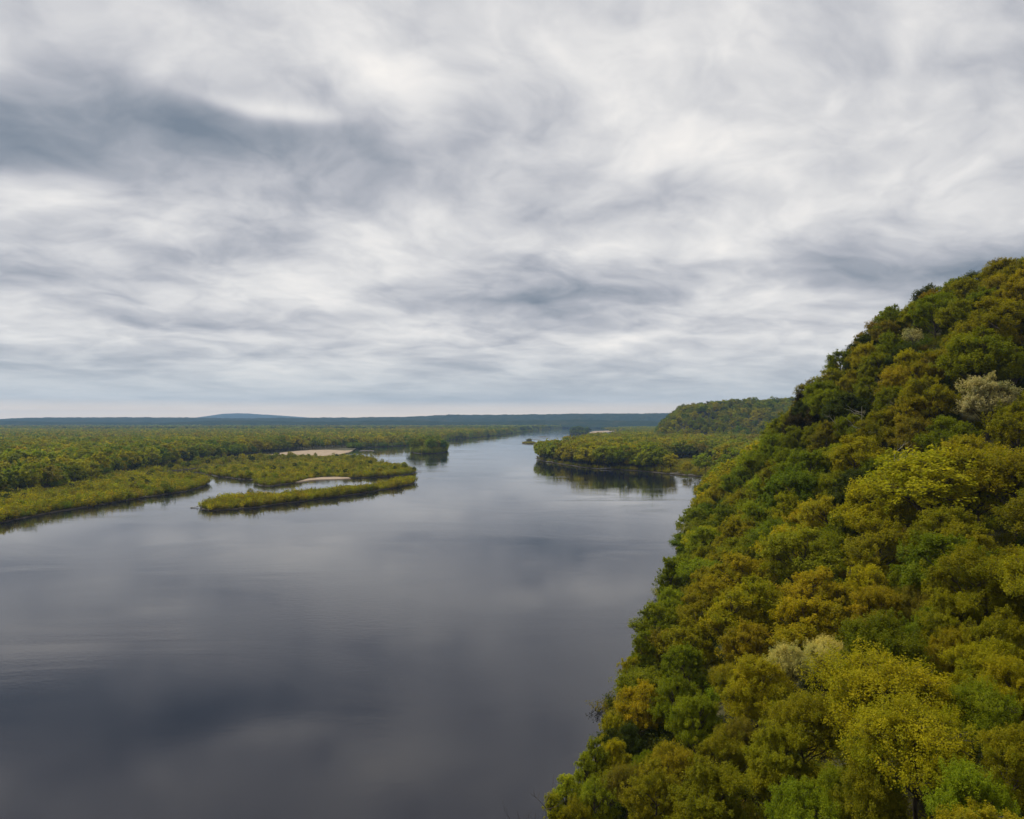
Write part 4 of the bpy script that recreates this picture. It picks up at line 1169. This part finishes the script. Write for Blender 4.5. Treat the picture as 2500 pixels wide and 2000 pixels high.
def keep_low(x, y, r):
    s, t_ = st(x, y)
    return (t_ > 300) & (s > 3) & (s < 260) & (bluff(x, y) > 2.0)
wood('shoulder_wood', None, 6.5, 87, (70, 420, 290, 620), [o.copy() for o in MASS_MID], (10, 14), 'gyob', (3, 3, 1.5, 2), 'green wood on the shoulder beyond the near bluff', keep=keep_low, zf=bluff, patch=30)

# scrub on the islands and along the left shore
def scrub(name, poly, spacing, seed, bounds, hr, keys, weights, label, keep=None, protos=None, zf=None, patch=9.0, wf=(0.85, 1.25)):
    x, y, r = sample(poly, spacing, seed, bounds, keep)
    n = len(x)
    x = x + r.normal(0, 0.7, n); y = y + r.normal(0, 1.2, n)
    z = np.full(n, 0.25) if zf is None else zf(x, y) - 0.05
    ht = r.uniform(hr[0], hr[1], n) * (0.30 + 1.1 * fbm(x / 7, y / 10, seed) + 0.35 * fbm(x / 30, y / 40, seed + 3)) * np.where(r.random(n) < 0.04, 1.5, 1.0)
    ht = np.minimum(ht, hr[1] * 1.35)
    wd = ht * r.uniform(wf[0], wf[1], n)
    print(name, n)
    return gn_scatter(name, protos or [o.copy() for o in MASS_SHRUB], np.column_stack([x, y, z]), np.column_stack([wd, wd, ht]), r.uniform(0, 6.28, n),
                      mix_tints(r, x, y, keys, weights, patch, 0.22, seed), label)
def off_sand(*polys):
    return lambda x, y, r: ~np.any([inside(p, x, y) for p in polys], axis=0)
def bb(p):
    return (p[:, 0].min(), p[:, 0].max(), p[:, 1].min(), p[:, 1].max())
scrub('willow_scrub', FI, 1.45, 91, bb(FI), (2.2, 3.6), 'yon', (1.6, 3.2, 1.2), 'willow scrub covering the long narrow nearest island',
      keep=lambda x, y, r: ~inside(np.array(PX([(640, 1219), (640, 1209), (720, 1209), (730, 1214), (700, 1218)])), x, y))
scrub('willow_scrub', MI, 1.75, 92, bb(MI), (2.0, 3.6), 'yong', (1.8, 3.2, 1.2, 0.8), 'willow scrub covering the large low island', keep=off_sand(SB2, SB3))
def keep_shore(x, y, r):
    return ~inside(WOODP, x, y) & ~inside(SB1, x, y)
near_left = np.array(left_shore[:15] + PX([(330, 1154), (200, 1180), (90, 1208), (0, 1214), (-400, 1258)]))
scrub('willow_scrub', LB, 1.75, 93, (-330, -40, 180, 640), (2.4, 4.4), 'yong', (1.8, 3.2, 1.0, 0.8), 'willow scrub on the shore in front of the left bank wood',
      keep=keep_shore)
scrub('marsh_grass', LB, 2.2, 94, (-330, -60, 640, 960), (0.8, 2.2), 'noyg', (2.4, 3, 1.4, 0.5), 'brown-olive marsh growth between the wood and the large island', keep=keep_shore)
scrub('marsh_grass', marsh, 1.8, 95, bb(marsh), (0.8, 2.6), 'nmol', (2.5, 2, 2, 0.6), 'tawny marsh grass in the clearing on the low point')
scrub('marsh_grass', GI, 1.6, 96, bb(GI), (1.0, 2.2), 'no', (2, 1), 'brown grass on the small mid-river islet')
scrub('marsh_grass', GI2, 1.4, 97, bb(GI2), (1.6, 2.8), 'nk', (2, 1), 'dark grass on the tiny islet')
def keep_under(x, y, r):
    s, t_ = st(x, y)
    return (s > -1.5) & (s < 130) & (t_ < 330) & (t_ > 15)
scrub('undergrowth', None, 2.3, 98, (-10, 190, 22, 330), (1.2, 2.6), 'kogn', (4, 2, 2, 1), 'undergrowth beneath the trees of the bluff', keep=keep_under, protos=MASS_UNDER, zf=bluff, wf=(1.0, 1.5))  # mostly dark leaf tints: shade of the gaps between crowns put into colour
def keep_fr(x, y, r):
    d1 = inside(RB, x, y + 3.5); d2 = inside(marsh, x, y)
    return d1 & ~d2 & ~inside(RB, x, y - 9)
scrub('bank_brush', RB, 1.9, 99, (20, 190, 570, 960), (1.2, 3.6), 'onyg', (2, 2, 1.5, 1.5), 'low brush along the waterline of the low point', keep=keep_fr)

scrub('island_brush', TI, 2.4, 101, bb(TI), (3.0, 8.0), 'gob', (3, 2, 1), 'brush at the foot of the trees on the small round island', wf=(0.7, 1.0))
scrub('island_brush', FA, 4.0, 102, bb(FA), (4.0, 10.0), 'kg', (3, 1), 'dark brush at the foot of the far islet trees', wf=(0.7, 1.0))
wood('island_shrubs', MI, 13.0, 103, bb(MI), [o.copy() for o in MASS_MID], (3.5, 6.5), 'gyok', (3, 2, 2, 1), 'scattered taller shrubs in the scrub of the large island', keep=off_sand(SB2, SB3))
wood('shore_shrubs', LB, 12.0, 104, (-330, -40, 180, 900), [o.copy() for o in MASS_MID], (3.5, 7.5), 'gyok', (3, 2, 2, 1), 'scattered taller shrubs along the scrubby left shore', keep=keep_shore)
# brush down to the waterline of the far left bank
far_line = np.array(left_shore[26:38]); seg_ = np.hypot(*np.diff(far_line, axis=0).T); cum_ = np.concatenate([[0], np.cumsum(seg_)])
rb = np.random.default_rng(105); nb_ = 1600
dd = cum_[-1] * rb.uniform(0, 1, nb_) ** 1.6
fx_ = np.interp(dd, cum_, far_line[:, 0]); fy_ = np.interp(dd, cum_, far_line[:, 1])
fx_ = fx_ - rb.uniform(-0.004, 0.012, nb_) * fy_; fy_ = fy_ + rb.uniform(-3, 10, nb_)
hb = rb.uniform(3, 9, nb_)
gn_scatter('bank_brush', [o.copy() for o in MASS_SHRUB], np.column_stack([fx_, fy_, np.full(nb_, 0.1)]), np.column_stack([hb, hb, hb]), rb.uniform(0, 6.28, nb_),
           mix_tints(rb, fx_, fy_, 'gtok', (3, 2, 2, 1), 60, 0.2, 5), 'brush along the waterline of the far left bank')
# single bushes that stand out on the large island
for (u, v, ht, k, lab) in [(987, 1151, 8.0, 'b', 'tall light green bush near the tip of the large island'), (876, 1127, 6.5, 'g', 'green bush pair on the back spit of the large island'),
                           (862, 1126, 7.0, 't', 'dark green bush beside the pair on the back spit'), (878, 1156, 6.0, 'b', 'round bright green bush in the scrub of the large island'),
                           (910, 1159, 4.6, 'k', 'small dark bush in the scrub near the large island tip'), (1003, 1153, 4.0, 'o', 'low olive bush on the very tip of the large island'),
                           (970, 1152, 5.0, 'o', 'olive bush left of the tall light green one'),
                           (612, 1216, 5.0, 'o', 'leggy olive bush standing up from the back of the nearest island'), (636, 1116, 6.0, 'g', 'lone green bush beside the broad sandbar')]:
    x, y = P(u, v)
    place_tree('bush', FARP['d'][int(rng.integers(5))], (x, y, 0.4), ht * 0.42 / 5, ht / 14, rng.uniform(0, 6), jitter_tint(k), lab, cat='bush')

# driftwood and boulders on the shore of the point and island tips
def log(u, v, L, ang, label, r=0.16, seed=1, z=0.25):
    g = np.random.default_rng(seed)
    x, y = P(u, v)
    T = Tubes()
    k = 6; w = np.linspace(-0.5, 0.5, k)
    pth = np.column_stack([w * L, np.cumsum(g.normal(0, 0.08, k)), np.linspace(0, 0.5, k)])
    T.tube(pth, np.linspace(r, r * 0.35, k), 7)
    for q in range(3):
        i = int(g.integers(2, k - 1)); d = np.array([0.6, g.normal(0, 0.8), abs(g.normal(0.7, 0.3))])
        T.tube([pth[i], pth[i] + d * L * 0.1, pth[i] + d * L * 0.2], [r * 0.4, r * 0.25, r * 0.08], 5)
    v_, f_ = T.arrays()
    o = add_obj('driftwood_log', make_mesh('driftwood_log', v_, [f_], [DEADWOOD], True), label=label, cat='log')
    o.location = (x, y, z); o.rotation_euler = (0, 0, R(ang))
log(1016, 1152.5, 9, 5, 'grey driftwood log off the tip of the large island', 0.3, 1)
log(484, 1240, 7, 20, 'driftwood stuck at the left end of the nearest island', 0.25, 2)
log(1322, 1123, 11, 15, 'bleached log at the tip of the low point', 0.35, 3)
log(1316, 1116, 12, 140, 'dead branch jutting into the water at the tip of the low point', 0.3, 4, 0.8)
log(1348, 1129, 13, 8, 'long bleached log along the bank just in from the tip', 0.35, 5, 0.7)
log(1480, 1146, 10, -6, 'bleached log lying on the bank of the low point right of the boulders', 0.35, 6, 0.7)
log(1700, 1161.5, 12, -8, 'pale log on the bank by the marsh clearing', 0.35, 7, 0.8)
log(1650, 1158.5, 9, -4, 'shorter pale log on the bank left of the marsh clearing', 0.3, 8, 0.8)
log(345, 1216.5, 6, 12, 'driftwood on the left shore of willow scrub', 0.25, 9, 0.5)
def boulder(u, v, r, seed, label):
    import bmesh
    bm = bmesh.new(); bmesh.ops.create_icosphere(bm, subdivisions=2, radius=1)
    g = np.random.default_rng(seed); ph = g.uniform(0, 9, 6)
    for vt in bm.verts:
        c = vt.co
        f = 1 + 0.18 * math.sin(3 * c.x + ph[0]) + 0.14 * math.sin(4 * c.y + ph[1]) + 0.12 * math.sin(5 * c.z + ph[2])
        vt.co = Vector((c.x * r * 1.3 * f, c.y * r * f, c.z * r * 0.8 * f))
    me = bpy.data.meshes.new('boulder'); bm.to_mesh(me); bm.free(); me.materials.append(ROCKM)
    o = add_obj('boulder', me, label=label, cat='boulder'); x, y = P(u, v); o.location = (x, y, 0.6)
boulder(1432, 1140, 1.5, 1, 'pale tan boulder on the bank of the low point')
boulder(1440, 1141, 1.9, 2, 'larger pale boulder beside the tan one on the low point')
boulder(1413, 1138, 1.2, 3, 'small boulder left of the pale pair on the low point')

# ------------------------------------------------------------------ air
hm, t, out = new_mat('haze_air')
pv = t.node('ShaderNodeVolumePrincipled')
pv.inputs['Color'].default_value = (0.38, 0.62, 0.95, 1)
pv.inputs['Density'].default_value = 0.000065
pv.inputs['Density Attribute'].default_value = ''
pv.inputs['Anisotropy'].default_value = 0.2
t.l.new(pv.outputs[0], out.inputs['Volume'])
x0, x1, y0, y1, z0, z1 = -15500, 15500, -600, 15500, -4.0, 230.0
hv = np.array([(x, y, z) for z in (z0, z1) for y in (y0, y1) for x in (x0, x1)], float)
hf = np.array([[0, 2, 3, 1], [4, 5, 7, 6], [0, 1, 5, 4], [2, 6, 7, 3], [0, 4, 6, 2], [1, 3, 7, 5]])
add_obj('haze', make_mesh('haze', hv, [hf], [hm]), kind='stuff', label='thin blue-grey air over the valley')
